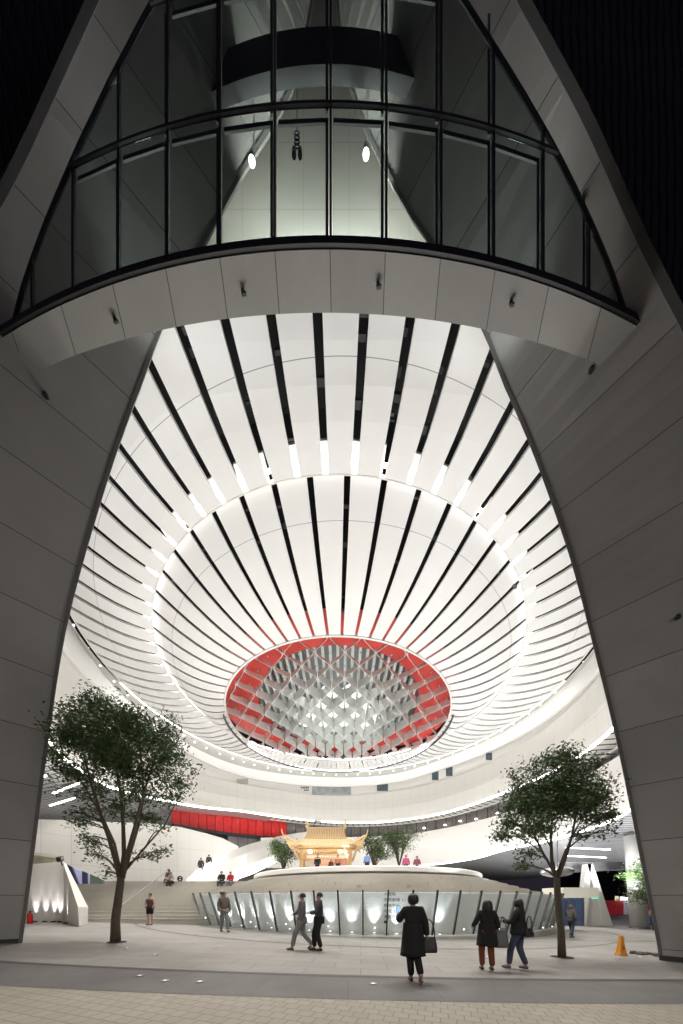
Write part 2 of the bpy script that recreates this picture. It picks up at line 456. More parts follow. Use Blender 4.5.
# void wall behind the glass + dark gallery band
def ring_surface(mb, r0, r1, z0f, z1f, t0, t1, n, thick=.25, mi=0, cyx=(CX, CY), inward=True):
    """ruled band from (r0,z0(t)) to (r1,z1(t)); t=0 is the far side"""
    secs = []
    for i in range(n + 1):
        t = t0 + (t1 - t0) * i / n
        R0 = r0(t) if callable(r0) else r0; R1 = r1(t) if callable(r1) else r1
        Z0 = z0f(t) if callable(z0f) else z0f; Z1 = z1f(t) if callable(z1f) else z1f
        def q(r, z): return Vector((cyx[0] + r * sin(t), cyx[1] + r * cos(t), z))
        d0 = Vector((sin(t), cos(t), 0)) if abs(Z1 - Z0) > .5 * abs(R1 - R0) else Vector((0, 0, 1))
        secs.append([q(R0, Z0), q(R1, Z1), q(R1, Z1) + d0 * thick, q(R0, Z0) + d0 * thick])
    return mb.loft(secs, mi=mi)
o = MB().box((0, 10.65, 25.2 + CH), (13, .3, 11)).build('drum_wall', M['jointed'])
tag(o, 'pale curved wall seen through the glass behind the mullions', 'wall')
ga = empty('gallery_bridge', (0, 8.1, 21.4 + CH), 'dark curved gallery crossing behind the top row of glass', 'gallery')
secs = []
for i in range(41):
    x = -4.6 + 8.4 * i / 40; y = 8.0 + (x + .3) ** 2 / 34; z = 20.95 + CH; h_ = .95 * (1 - abs(x + .4) ** 6 / 4.2 ** 6 * .6)
    secs.append([Vector(p) - ga.location for p in ((x, y, z), (x, y + .22, z), (x, y + .22, z + h_), (x, y, z + h_))])
MB().loft(secs).build('deck', mat('gallery_dark', (.10, .105, .11), .6), ga)
for i, (px, py) in enumerate(((252, 159), (366, 152))):
    q = P(px, py, 8.7)
    t = empty('hanging_spotlight', q, 'lit spotlight hanging behind the glass, %s of the two' % ('left' if i == 0 else 'right'), 'spotlight', 'spotlights behind the glass')
    MB().lathe([(0, -.07), (.085, -.07), (.085, -.05), (0, -.05)], (0, 0, 0), 12).build('lens', M['spot'], t)
    mb = MB(); mb.lathe([(.09, -.07), (.1, .0), (.08, .12), (0, .16)], (0, 0, 0), 12); mb.tube([(0, 0, .14), (0, 0, .32), (.05, .0, .4), (.05, 0, 1.9)], .014, 6)
    mb.build('housing', M['metal'], t)
q = P(297, 140, 8.6)
t = empty('rigging_lamp', q, 'small unlit cluster of fittings hanging between the two spotlights', 'lamp')
mb = MB()
for k in range(4):
    mb.tube([(.07 * cos(j * pi / 5), 0, .12 * k - .18 + .05 * sin(j * pi / 5)) for j in range(11)], .014, 6)
mb.tube([(0, 0, .2), (0, 0, 2.)], .012, 6)
for s_ in (-1, 1): mb.lathe([(0, -.16), (.06, -.14), (.06, 0), (0, .04)], (s_ * .08, 0, -.28), 10)
mb.build('bracket', M['dark'], t)

# ------------------------------------------------------------------ the round slatted ceiling
CZ0 = 18.0 + CH
def to_circle(t, cx, cy, R):      # from the panels' centre along direction t to a circle
    ux, uy = sin(t), cos(t); dx, dy = RX - cx, RY - cy
    b = ux * dx + uy * dy; return -b + sqrt(max(0, b * b - dx * dx - dy * dy + R * R))
def r_ring(t): return to_circle(t, -.15, 27.2, 13.75)
def r_out(t):
    r = to_circle(t, 0, 26.2, 18.0)
    if cos(t) < -.01: r = min(r, (RY - 9.35) / -cos(t))
    return r
ceil = empty('slatted_ceiling', (RX, RY, CZ0), 'huge round white ceiling of radiating panels with dark gaps between', 'ceiling')
cl = Vector(ceil.location)
NO, NI = 100, 72
def arc_panel(tc, pitch, r0f, r1f, zf, gap, nr, nt_, thick=.12):
    secs = []
    for i in range(nr + 1):
        u = i / nr; row = []
        r = r0f(tc) + (r1f(tc) - r0f(tc)) * u
        half = pitch / 2 - (gap(r) / 2) / r
        for j in range(nt_ + 1):
            t = tc + half * (-1 + 2 * j / nt_)
            rr = r0f(t) + (r1f(t) - r0f(t)) * u
            row.append((rr * sin(t), rr * cos(t), zf(u, t)))
        top = [(x, y, z + thick) for (x, y, z) in reversed(row)]
        secs.append([Vector(p) for p in row + top])
    return secs
# edges of the panels = where the gaps lie (radians, measured so that pi looks back to the camera)
g_out = [pi + radians(8.3 + 3.6 * k) for k in range(NO)]
g_in = [pi + radians(8.3 + 5 * k) for k in range(NI)]
for g in g_out:
    t = g + radians(1.8)
    zf = lambda u, tt: -.28 * sin(pi * u) + .04 * u
    MB().loft(arc_panel(t, radians(3.6), r_ring, r_out, zf, lambda r: .07 + .0105 * r, 5, 2)).build('outer_panel', M['panel_outer'], ceil)
RI0 = 10.95
for g in g_in:
    t = g + radians(2.5)
    zf = lambda u, tt: .62 * u ** 1.7 - .34 * sin(pi * u)
    MB().loft(arc_panel(t, radians(5), lambda t: RI0, lambda t: r_ring(t) + .55, zf, lambda r: .07 + .0115 * r, 8, 2, .09)).build('dish_panel', M['panel_dish'], ceil)
def rc_ring(name, r0, r1, z0, z1, mtl, t0=0., t1=2 * pi, n=120, thick=.05):
    mb = MB(); secs = []
    for i in range(n + 1):
        t = t0 + (t1 - t0) * i / n
        R0 = r0(t) if callable(r0) else r0; R1 = r1(t) if callable(r1) else r1
        d0 = Vector((sin(t), cos(t), 0)) if abs(z1 - z0) > .5 * abs(R1 - R0) else Vector((0, 0, 1))
        q = lambda r, z: Vector((r * sin(t), r * cos(t), z))
        secs.append([q(R0, z0), q(R1, z1), q(R1, z1) + d0 * thick, q(R0, z0) + d0 * thick])
    return mb.loft(secs).build(name, mtl, ceil)
mb = MB(); secs = []
for i in range(97):
    t = 2 * pi * i / 96
    secs.append([Vector((r * sin(t), r * cos(t), z)) for r, z in ((r_out(t) + .04, .5), (r_out(t) - .3, 1.3), (r_ring(t) + 1.1, 1.3), (r_ring(t) + .7, 1.7), (11.9, 1.5), (11.6, 1.2))])
mb.loft(secs, closed=False, cap=False); mb.build('ceiling_void', M['void'], ceil)
sv = mat('services_grey', (.055, .055, .06), .6)
mb = MB()
for k in range(520):
    g = random.choice(g_out if k % 2 else g_in)
    r = random.uniform(r_ring(g) + .8, r_out(g) - .3) if k % 2 else random.uniform(12.2, r_ring(g) - .3)
    z = random.uniform(.35, .8)
    mb.box((r * sin(g), r * cos(g), z), (random.choice((.5, .25, .35)), random.uniform(.05, .25), random.uniform(.04, .16)), -g)
mb.build('services', sv, ceil)['kind'] = 'stuff'
def add_ring(name, r0, r1, z0, z1, mtl, parent, off, t0=0., t1=2 * pi, n=120, thick=.05, **kw):
    mb = MB(); ring_surface(mb, r0, r1, z0, z1, t0, t1, n, thick, **kw)
    mb.v = [tuple(Vector(v) - off) for v in mb.v]
    return mb.build(name, mtl, parent, smooth=False)
rc_ring('rim_lip', lambda t: r_out(t) + .01, lambda t: r_out(t) + .01, .0, .3, M['white'], thick=.08)
rc_ring('inner_lip', lambda t: r_ring(t) - .05, lambda t: r_ring(t) - .05, -.01, .16, M['white'], thick=.05)
rc_ring('cove_light', lambda t: r_ring(t) + .12, lambda t: r_ring(t) + .26, .26, .28, M['led_cove'], thick=.03)
rc_ring('rim_light', lambda t: r_out(t) + .12, lambda t: r_out(t) + .30, .02, .05, M['led'], -1.9, 1.9, 100, .03)
rc_ring('oculus_rim', 10.78, 10.93, -.03, -.03, M['white'], thick=.16)
rc_ring('oculus_screen', 11.1, 11.1, -.35, .0, mat('screen_dark', (.06, .055, .075), .4, .6, 14), -1.75, 1.75, 90, .06)
rc_ring('oculus_light', 10.97, 10.97, -.22, -.06, M['led'], -1.2, 1.2, 80, .03)
rc_ring('red_annulus', 11.5, 7.9, 1.35, 1.75, M['red'], thick=.15)
rc_ring('inner_drum', 7.9, 8.3, 1.75, 6.2, mat('drum_grey', (.30, .305, .30), .5, .5, 1.5), thick=.1)
MB().lathe([(0, 0), (8.6, 0)], (0, 0, 6.2), 48).build('drum_top', mat('drum_top', (.10, .105, .105), .5, .6, .8), ceil)
tk = MB(); pl = [(-1.2, -1.5), (0, -.4), (1.2, -1.5), (5.2, 5.2), (3, 7.2), (-3, 7.2), (-5.2, 5.2)]
tk.add([Vector((x, y, 3.2)) for x, y in pl], [tuple(range(7))]); tk.build('inner_glow_sheet', mat('glow_sheet_white', (.85, .87, .84), .5, .1, 1.0, emit=(.93, 1, .93), es=2.0), ceil)  # added glowing sheet, stands in for the blades lit from below
for k in range(-13, 14):
    X = k * .6; hf = sqrt(max(.1, 7.7 ** 2 - X * X))
    MB().box((X, 0, 2.15), (.22, hf * 2, .5)).build('upper_fin', mat('fin_grey', (.55, .56, .54), .5) if k == -13 else bpy.data.materials['fin_grey'], ceil)
# hanging lattice of wavy white blades, touching in turns
lat = empty('lattice_screen', (RX, RY, CZ0 - .05), 'net of wavy white blades filling the round opening of the ceiling', 'lattice')
def zn(x, y):
    return .9 * max(0, 1 - (x * x + y * y) / (10.8 ** 2))
mbl = mat('blade_white', (.80, .81, .79), .45, .05, 1)
SPB, PER = 1.13, 3.3
for k in range(-9, 10):
    X = k * SPB; half = sqrt(max(0, 10.8 ** 2 - X * X))
    n = int(half * 2 / .13); secs = []
    for i in range(n + 1):
        y = -half + 2 * half * i / n
        ph = 2 * pi * (y + 10.8) / PER
        tri = 2 / pi * math.asin(sin(ph + pi / 2) * .985)
        c = .55 * tri + .45 * cos(ph)
        x = X + (1 if k % 2 else -1) * (SPB / 2 - .03) * c
        lean = .22 * sin(ph) * (1 if k % 2 else -1)
        z = zn(x, y); w = .016; uu = max(0, min(1, (y + 9.5) / 9)); hh = .34 + .95 * uu * uu * (3 - 2 * uu) * (1 - .75 * (x / 10.8) ** 2)
        secs.append([Vector((x - w, y, z)), Vector((x + w, y, z)), Vector((x + w + lean, y + .08, z + hh)), Vector((x - w + lean, y + .08, z + hh))])
    MB().loft(secs).build('blade', mbl, lat)
mb = MB()
for k in range(-9, 10):
    for j in range(14):
        y = -10.8 + PER * j / 2; X = k * SPB + SPB / 2
        if X * X + y * y < 112 and ((j + k) % 2 == 0): mb.box((X, y, zn(X, y) - .03), (.10, .16, .08))
mb.build('clips', M['metal'], lat)['kind'] = 'stuff'
def ro(t): return 18.0
def zo(t): return CZ0

# ------------------------------------------------------------------ rings of galleries around the atrium
def cyl(px, py, R):
    a = (px - 341.5) / F
    A = 1 + a * a; Bq = -2 * CY; Cq = CY * CY - R * R
    disc = Bq * Bq - 4 * A * Cq
    Y = (-Bq + sqrt(max(0, disc))) / (2 * A)
    return atan2(a * Y, Y - CY), CH + (902 - py) / F * Y
def curve(pts, R):
    tab = sorted(cyl(px, py, R) for px, py in pts)
    return (lambda t: sminterp(tab, t)), tab[0][0], tab[-1][0]
T0, T1 = -1.95, 1.95
c_r2t, _, _ = curve([(66, 612), (88, 655), (124, 697), (161, 727), (188, 744), (216, 758), (243, 767), (285, 774), (327, 777), (349, 777.5), (400, 773), (440, 760), (469, 748), (499, 734), (537, 709), (569, 682), (598, 646), (612, 620)], 19.2)
c_r2b, _, _ = curve([(60, 640), (86, 675), (110, 697), (150, 727), (188, 752), (216, 767), (243, 776), (285, 783), (327, 786), (349, 786), (400, 781), (440, 769), (469, 759), (499, 746), (528, 731), (566, 703), (603, 663), (618, 640)], 19.25)
c_j, _, _ = curve([(50, 668), (86, 700), (120, 725), (160, 753), (202, 775), (243, 785), (282, 791), (330, 797), (386, 793), (441, 782), (486, 766), (519, 748), (537, 737), (575, 706), (605, 674), (622, 650)], 19.7)
c_cl, _, _ = curve([(36, 722), (60, 755), (110, 788), (160, 800), (199, 807), (243, 811), (288, 818), (349, 823), (386, 822), (441, 814), (508, 791), (581, 755), (619, 723), (632, 706)], 19.35)
c_et, _, _ = curve([(250, 838), (300, 836), (416, 833), (455, 826), (505, 813), (560, 790), (592, 772), (627, 750), (645, 735)], 20.6)
c_el, _, _ = curve([(250, 868), (330, 868), (385, 867), (440, 864), (478, 858), (503, 850), (560, 838), (616, 819), (639, 804), (650, 795)], 20.2)
def gal(name, r0, r1, z0, z1, mtl, parent, t0=T0, t1=T1, n=150, thick=.2):
    off = Vector(parent.location) if parent else Vector((0, 0, 0))
    return add_ring(name, r0, r1, z0, z1, mtl, parent, off, t0, t1, n, thick)
g1 = empty('upper_gallery', (CX, CY, 16), 'upper white ring gallery with small windows right below the slatted ceiling', 'gallery', 'ring galleries of the atrium')
gal('soffit', lambda t: ro(t) + .35, 19.2, lambda t: zo(t) + .12, c_r2t, mat('soffit_grey', (.50, .49, .46), .6), g1, thick=.12)
gal('fascia', 19.2, 19.25, c_r2t, lambda t: c_r2b(t), M['fascia_glow'], g1)
gal('window_wall', 19.7, 19.7, c_r2b, c_j, M['white'], g1)
gal('ledge', 19.3, 19.72, lambda t: c_r2b(t) + .01, lambda t: c_r2b(t) + .02, M['white'], g1, thick=.08)
secsR = lambda t: 19.35
mid = lambda t: c_j(t) * .45 + c_cl(t) * .55
gal('parapet', 19.45, 19.12, lambda t: c_j(t) - .01, mid, M['jointed'], g1, thick=.3)
gal('lower_parapet', 19.12, 19.35, mid, lambda t: c_cl(t) + .12, M['jointed'], g1, thick=.3)
gal('edge_light', 19.33, 19.37, lambda t: c_cl(t) + .12, lambda t: c_cl(t) - .06, M['led'], g1, -.15, T1, 110, .08)
gal('edge_light', 19.33, 19.37, lambda t: c_cl(t) + .12, lambda t: c_cl(t) - .06, M['led'], g1, T0, -.2, 100, .08)
gal('slotted_soffit', 19.4, 22.2, lambda t: c_cl(t) + .02, lambda t: c_cl(t) + .1, M['slots'], g1, -.5, T1, 110, .1)
gal('ribbed_soffit', 19.4, 36, lambda t: c_cl(t) + .02, lambda t: c_cl(t) - 1.1, M['ribs'], g1, T0, -.5, 80, .1)
gal('back_wall', 21.4, 21.4, c_r2t, c_cl, M['white'], g1, thick=.2)
# windows
def cyl_window(parent, px0, px1, py0, py1, R, mtl, pane=None):
    mb = MB(); secs = []
    for i in range(5):
        px = px0 + (px1 - px0) * i / 4
        t, z1 = cyl(px, py0 + (0), R); _, z0 = cyl(px, py1, R)
        def q(r, z): return Vector((CX + r * sin(t), CY + r * cos(t), z)) - Vector(parent.location)
        secs.append([q(R - .03, z0), q(R - .03, z1), q(R + .05, z1), q(R + .05, z0)])
    return mb.loft(secs).build('window', mtl, parent)
M['win'] = mat('window_glass', (.07, .09, .11), .15, .4, 2)
M['winl'] = mat('window_lit', (.35, .38, .38), .2, .5, 1.5)
for w in ((377, 388, 782, 791), (432, 438.5, 771, 780), (446, 452.5, 767, 776), (486, 492, 753, 760)):
    cyl_window(g1, *w, 19.68, M['win'])
cyl_window(g1, 312, 351, 786.5, 794.5, 19.68, M['winl'])
cyl_window(g1, 237, 248, 779, 784, 19.68, mat('vent_grey', (.42, .4, .36), .6))
# small black sign beside the long window
for k in range(5):
    cyl_window(g1, 301 + 1.7 * k, 302.1 + 1.7 * k, 787, 788.4, 19.68, M['dark'])
for k in range(3):
    cyl_window(g1, 304 + 1.7 * k, 305.1 + 1.7 * k, 789.6, 790.8, 19.68, M['dark'])
# downlights in the upper soffit
mb = MB()
for k in range(46):
    t = -1.9 + 3.8 * k / 45 + random.uniform(-.01, .01); r = (ro(t) + 19.2) / 2 + .1
    z = (zo(t) + c_r2t(t)) / 2 + .0
    mb.box(Vector((CX + r * sin(t), CY + r * cos(t), z)) - Vector(g1.location), (.085, .085, .08), -t)
mb.build('downlights', mat('soffit_lamp', (.9, .9, .9), .5, 0, 1, emit=(1, .98, .94), es=6), g1)['kind'] = 'stuff'

g2 = empty('lower_gallery', (CX, CY, 9), 'lower white ring gallery curving up to the right behind the small trees', 'gallery', 'ring galleries of the atrium')
tE0 = cyl(262, 850, 20.2)[0]
gal('glazing', 22.2, 22.2, lambda t: c_cl(t) + .3, lambda t: c_et(t) - 1.5, M['glazed'], g2, -.75, T1, 110)
gal('deck', 20.7, 22.2, lambda t: c_et(t) - 1.0, lambda t: c_et(t) - 1.0, M['white'], g2, tE0, T1, 110)
gal('parapet', 20.6, 20.1, c_et, lambda t: (c_et(t) + c_el(t)) / 2, M['white'], g2, tE0, T1, 110, .3)
gal('lower_parapet', 20.1, 20.2, lambda t: (c_et(t) + c_el(t)) / 2, lambda t: c_el(t) + .08, M['white'], g2, tE0, T1, 110, .3)
gal('edge_light', 20.18, 20.24, lambda t: c_el(t) + .08, lambda t: c_el(t) - .06, M['led'], g2, .1, T1, 110, .08)
gal('ribbed_soffit', 20.3, 38, lambda t: c_el(t) + .02, lambda t: c_el(t) - 1.5, M['ribs'], g2, tE0, T1, 110, .1)
# little lamps on the balcony deck
mb = MB()
for px, py in ((424, 828), (445, 825), (460, 821), (476, 819), (497, 813)):
    t, z = cyl(px, py, 21.9); mb.box(Vector((CX + 21.9 * sin(t), CY + 21.9 * cos(t), z)) - Vector(g2.location), (.22, .1, .12), -t)
mb.build('wall_lamps', M['spot'], g2)['kind'] = 'stuff'
# ground floor glazing behind
gf = ring_surface(MB(), 25, 25, -1.2, 8.5, .08, .74, 60, .2).build('ground_floor_glazing', M['darkglass'])
tag(gf, 'dark ground-floor glass wall under the lower gallery, right of the round podium', 'glass wall')
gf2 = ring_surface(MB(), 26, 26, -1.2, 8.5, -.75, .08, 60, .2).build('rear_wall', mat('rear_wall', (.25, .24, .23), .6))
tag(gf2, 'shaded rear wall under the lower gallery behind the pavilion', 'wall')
rw = empty('red_wall', (-14, 44, 10), 'bright red panelled wall under the upper gallery at left', 'wall')
t_a, t_b = cyl(172, 820, 22)[0], cyl(287, 830, 22)[0]
c_rt, _, _ = curve([(120, 800), (180, 812), (230, 819), (288, 829)], 22); c_rb, _, _ = curve([(120, 815), (174, 824), (229, 833), (271, 837), (290, 838)], 22)
nseg = 14
for k in range(nseg):
    ta = t_a + (t_b - t_a) * k / nseg; tb = t_a + (t_b - t_a) * (k + 1) / nseg - .004
    gal('red_panel', 22, 22, lambda t: c_rt(t) + 1.2, c_rb, M['redlit'], rw, ta, tb, 3, .12)
gal('base_slab', 21.6, 22.6, lambda t: c_rb(t) - .02, lambda t: c_rb(t) - .02, M['dark'], rw, t_a, t_b, 30, -.35)
for k in range(6):
    t = t_a + (t_b - t_a) * (k + .5) / 6
    ld = bpy.data.lights.new('red_wash', 'SPOT'); ld.energy = 28; ld.color = (1, .3, .25); ld.spot_size = 2.2; ld.shadow_soft_size = .1
    lo = bpy.data.objects.new('red_wash', ld); link(lo)
    lo.location = (CX + 20.6 * sin(t), CY + 20.6 * cos(t), c_rt(t) + .3); 
    tgt = Vector((CX + 22 * sin(t), CY + 22 * cos(t), c_rb(t))); lo.rotation_euler = (tgt - lo.location).to_track_quat('-Z', 'Y').to_euler()

# ------------------------------------------------------------------ left: curved white ramp wall, sweep, kiosk, steps
secs = []
FW = [(0, 22, 818), (27, 23, 819), (70, 25, 820), (110, 27, 822), (150, 29, 823), (180, 30.5, 827), (205, 32, 833), (222, 33, 838), (238, 34, 846)]
for px, Y, py in FW:
    q = P(px, py, Y); secs.append([Vector((q.x, Y, -.5)), q, q + Vector((-.1, .4, 0)), Vector((q.x - .1, Y + .4, -.5))])
o = MB().loft(secs).build('ramp_wall', M['jointed']); tag(o, 'long white curved wall rising behind the left tree and the steps', 'wall')
sw = empty('curved_ramp', (-9, 26, 2), 'tapering white ramp sweeping up from the steps toward the pavilion', 'ramp')
SW = [(189, 23.5, 877, 883), (196, 24.2, 870.5, 883), (205, 25, 864.5, 882.5), (218, 26.5, 857, 882), (232, 28, 850.5, 880), (248, 30, 844.5, 874), (262, 31.5, 840.5, 868), (280, 33.5, 836, 858), (297, 35.5, 833, 851), (312, 37, 831, 846)]
secs = []
for px, Y, pt, pb in SW:
    a = P(px, pt, Y); b_ = P(px, pb, Y); mid_ = (a + b_) / 2 + Vector((0, -.5, 0))
    secs.append([v - Vector(sw.location) for v in (b_, mid_ + (b_ - mid_) * .5 + Vector((0, -.1, 0)), mid_ + (a - mid_) * .4, a, a + Vector((0, .8, 0)), b_ + Vector((0, .8, 0)))])
MB().loft(secs).build('parapet', M['white'], sw, smooth=False)
# steps (wide flight)
st = empty('grand_steps', (-11, 20, 0), 'wide flight of pale stone steps left of the round podium', 'steps')
nst = 13; y0, y1 = 17.7, 23.2; z0, z1 = .32, 2.95
for i in range(nst):
    ya = y0 + (y1 - y0) * i / nst; zt = z0 + (z1 - z0) * (i + 1) / nst; xl = -19.5
    xr = -2.0
    MB().box(Vector(((xl + xr) / 2, (ya + 26) / 2, zt / 2 - .15)) - Vector(st.location), (xr - xl, 26 - ya, zt + .3)).build('step', M['step'], st)
    MB().box(Vector(((xl + xr) / 2, ya + .012, zt - .012)) - Vector(st.location), (xr - xl - .02, .05, .034)).build('nosing', mat('nosing', (.22, .20, .18), .6) if i == 0 else st.children[1].data.materials[0], st)
# handrails
for x in (-12.3,):
    hr = empty('handrail', (x, 20, 0), 'thin steel handrail climbing the steps behind the left tree', 'handrail')
    mb = MB(); pts = [(0, -2.2, .32 + .95), (0, 3.0, 2.9 + .95)]
    mb.tube(pts, .03, 6)
    for k in range(4):
        u = k / 3; mb.tube([(0, -2.2 + 5.2 * u, .32 + 2.6 * u - .1), (0, -2.2 + 5.2 * u, 1.27 + 2.6 * u - .02)], .022, 6)
    mb.build('rail', M['metal'], hr)
# kiosk with folded white wall
ki = empty('entrance_kiosk', (-15, 16, .4), 'white folded kiosk wall lit in vertical streaks beside the left pillar', 'kiosk')
kl = Vector(ki.location)
A = GP(-8, 921.5); B_ = GP(63, 922); C_ = GP(79, 926.5); D_ = GP(88, 924)
hA = P(-8, 866, A.y); hB = P(61, 862, B_.y); 
mb = MB()
wallpts = [A, B_, C_]
top = [P(-8, 866, A.y), P(63, 862, B_.y), P(78, 907, C_.y)]
back = Vector((-.6, 3.0, 0))
vs = [A, B_, C_, D_, top[0], top[1], top[2], P(88, 907, D_.y)]
vs += [A + back * .4, D_ + Vector((-.9, .9, 0)), top[0] + back * .4, P(66, 863.5, B_.y + .8)]
vs = [Vector(v) - kl for v in vs]
mb.add(vs, [(0, 1, 5, 4), (1, 2, 6, 5), (2, 3, 7, 6), (5, 6, 7, 11), (3, 9, 11, 7), (4, 5, 11, 10)])
fwall = mb.build('folded_wall', M['wall_white'], ki)
mb = MB(); secs = []
for i in range(9):
    u = i / 8; px = -10 + 72 * u; pt = 851 + 8.5 * u + 1.5 * sin(pi * u) * -1
    q = P(px, pt, 15.6 - .2 * u); r_ = P(px, 868 - 6.5 * u, 16.3)
    secs.append([q - kl, r_ - kl, r_ + Vector((0, .1, .12)) - kl, q + Vector((0, .05, .12)) - kl])
mb.loft(secs); mb.build('canopy', mat('canopy_cream', (.62, .62, .48), .5), ki)
mb = MB(); q = P(60, 859, 15.5) - kl; mb.box(q, (.18, .3, .22), .3, tilt=(.4, 'X')); mb.tube([q, q + Vector((-.05, .2, -.3))], .03, 6)
mb.build('floodlight', M['dark'], ki)
mb = MB()
for k, px in enumerate((36, 46, 55, 61, 66)):
    a = B_.lerp(A, (63 - px) / 71) if px <= 63 else B_.lerp(C_, .3)
    MB().box(a + Vector((0, -.12, .03)) - kl, (.18, .1, .06)).build('uplight', M['dark'], fwall)
    ld = bpy.data.lights.new('wall_washer', 'SPOT'); ld.energy = 260; ld.spot_size = radians(26); ld.spot_blend = .8; ld.shadow_soft_size = .03; ld.color = (1, .95, .95)
    lo = bpy.data.objects.new('wall_washer', ld); link(lo); lo.location = a + Vector((0, -.14, .08)); lo.rotation_euler = (Vector((0, .07, 1))).to_track_quat('-Z', 'Y').to_euler()
# bright openings to the right behind kiosk
op = empty('lobby_doorway', (-17.5, 23, 1), 'bluish lit glass doorway beyond the kiosk, left of the steps', 'doorway')
mb = MB(); ol = Vector(op.location)
def quadpx(pts, Y, th=.1): 
    a = [P(px, py, Y) - ol for px, py in pts]; return [a, [v + Vector((0, th, 0)) for v in a]]
MB().loft(quadpx([(60, 862), (104, 880), (104, 888), (60, 888)], 22.6)).build('doorway_glass', mat('door_white', (.45, .5, .62), .3, .4, 1.0, emit=(.6, .65, .9), es=.35), op)
MB().loft(quadpx([(67, 864.5), (72, 867), (80, 888), (75, 888)], 22.4)).build('purple_panel', mat('purple', (.12, .09, .2), .4), op)
MB().loft(quadpx([(82, 871), (87, 873), (87, 888), (82, 888)], 22.4)).build('purple_panel', op.children[-1].data.materials[0], op)
MB().loft(quadpx([(90, 874), (104, 880.5), (104, 888), (90, 888)], 22.4)).build('green_panel', mat('greenish', (.22, .3, .25), .4), op)
# extinguisher
q = GP(30, 923.5)
ex = empty('fire_extinguisher', q, 'red fire extinguisher standing against the kiosk wall', 'extinguisher')
MB().lathe([(0, 0), (.10, 0), (.11, .03), (.11, .42), (.07, .5), (.03, .53), (0, .53)], (0, 0, 0), 14).build('cylinder', mat('ext_red', (.6, .02, .02), .3), ex, smooth=True)
mb = MB(); mb.box((0, 0, .56), (.05, .05, .08)); mb.box((.05, 0, .6), (.14, .03, .03)); mb.tube([(0, -.02, .57), (.12, -.02, .5), (.14, 0, .25)], .014, 6)
mb.build('handle', M['dark'], ex)
q = GP(28, 922.5)
po = MB(); po.tube([(0, 0, 0), (0, 0, 2.15)], .035, 8); po.box((0, 0, 1.9), (.10, .06, .6)); po.lathe([(0, 0), (.16, 0), (.16, .03), (0, .04)], (0, 0, 0), 12)
o = po.build('queue_post', M['metal'], loc=q); tag(o, 'slim steel post standing beside the red extinguisher', 'post')

# ------------------------------------------------------------------ round podium with glass fence
PC = Vector((2.0, 27.2, 0))
pod = empty('round_podium', PC, 'round stone podium with stepped rim and white stage lip', 'podium')
mb = MB(); prof = [(13.0, -1.2), (13.0, .05), (13.12, .05), (13.12, .12)]
wallp = [(12.75, -.9), (12.75, .1), (13.35, 1.88), (13.25, 1.92)]
MB().lathe(wallp, (0, 0, 0), 160).build('leaning_wall', mat('podium_wall', (.80, .80, .78), .5, .06, 1.2), pod)
MB().lathe([(13.5, -1.2), (13.5, -.02), (13.45, .03), (12.7, .03)], (0, 0, 0), 160).build('plinth', mat('plinth', (.6, .58, .54), .6), pod)
r = 13.3; z = 1.92; k = 0
tiers = []
while z < 3.1:
    tiers.append((r, z)); r -= .62; z += .19; 
for i, (r, z) in enumerate(tiers):
    MB().lathe([(r, z - .19), (r, z), (r - .95, z)], (0, 0, 0), 160).build('tier', M['step'], pod)
MB().lathe([(0, 3.2), (9.1, 3.2)], (0, 0, 0), 96).build('stage_floor', M['step'], pod)
MB().lathe([(8.6, 2.9), (8.6, 3.22), (9.05, 3.22), (9.12, 3.27), (9.12, 3.50), (9.02, 3.56), (7.6, 3.56), (7.6, 3.42), (0, 3.42)], (0, 0, 0), 160).build('stage_lip', M['white'], pod)
fen = empty('glass_fence', PC, 'leaning glass fence with dark posts and uplights around the podium', 'fence')
dphi = .0762; NP = 34
mglass_clip = M['metal']
phis = [pi - (k - 11.05) * dphi for k in range(NP)]   # t about podium centre, pi = toward camera
def fq(t, r, z): return Vector((-r * sin(t) * -1, r * cos(t), z))
post_me = None
Gt = lambda t: 0
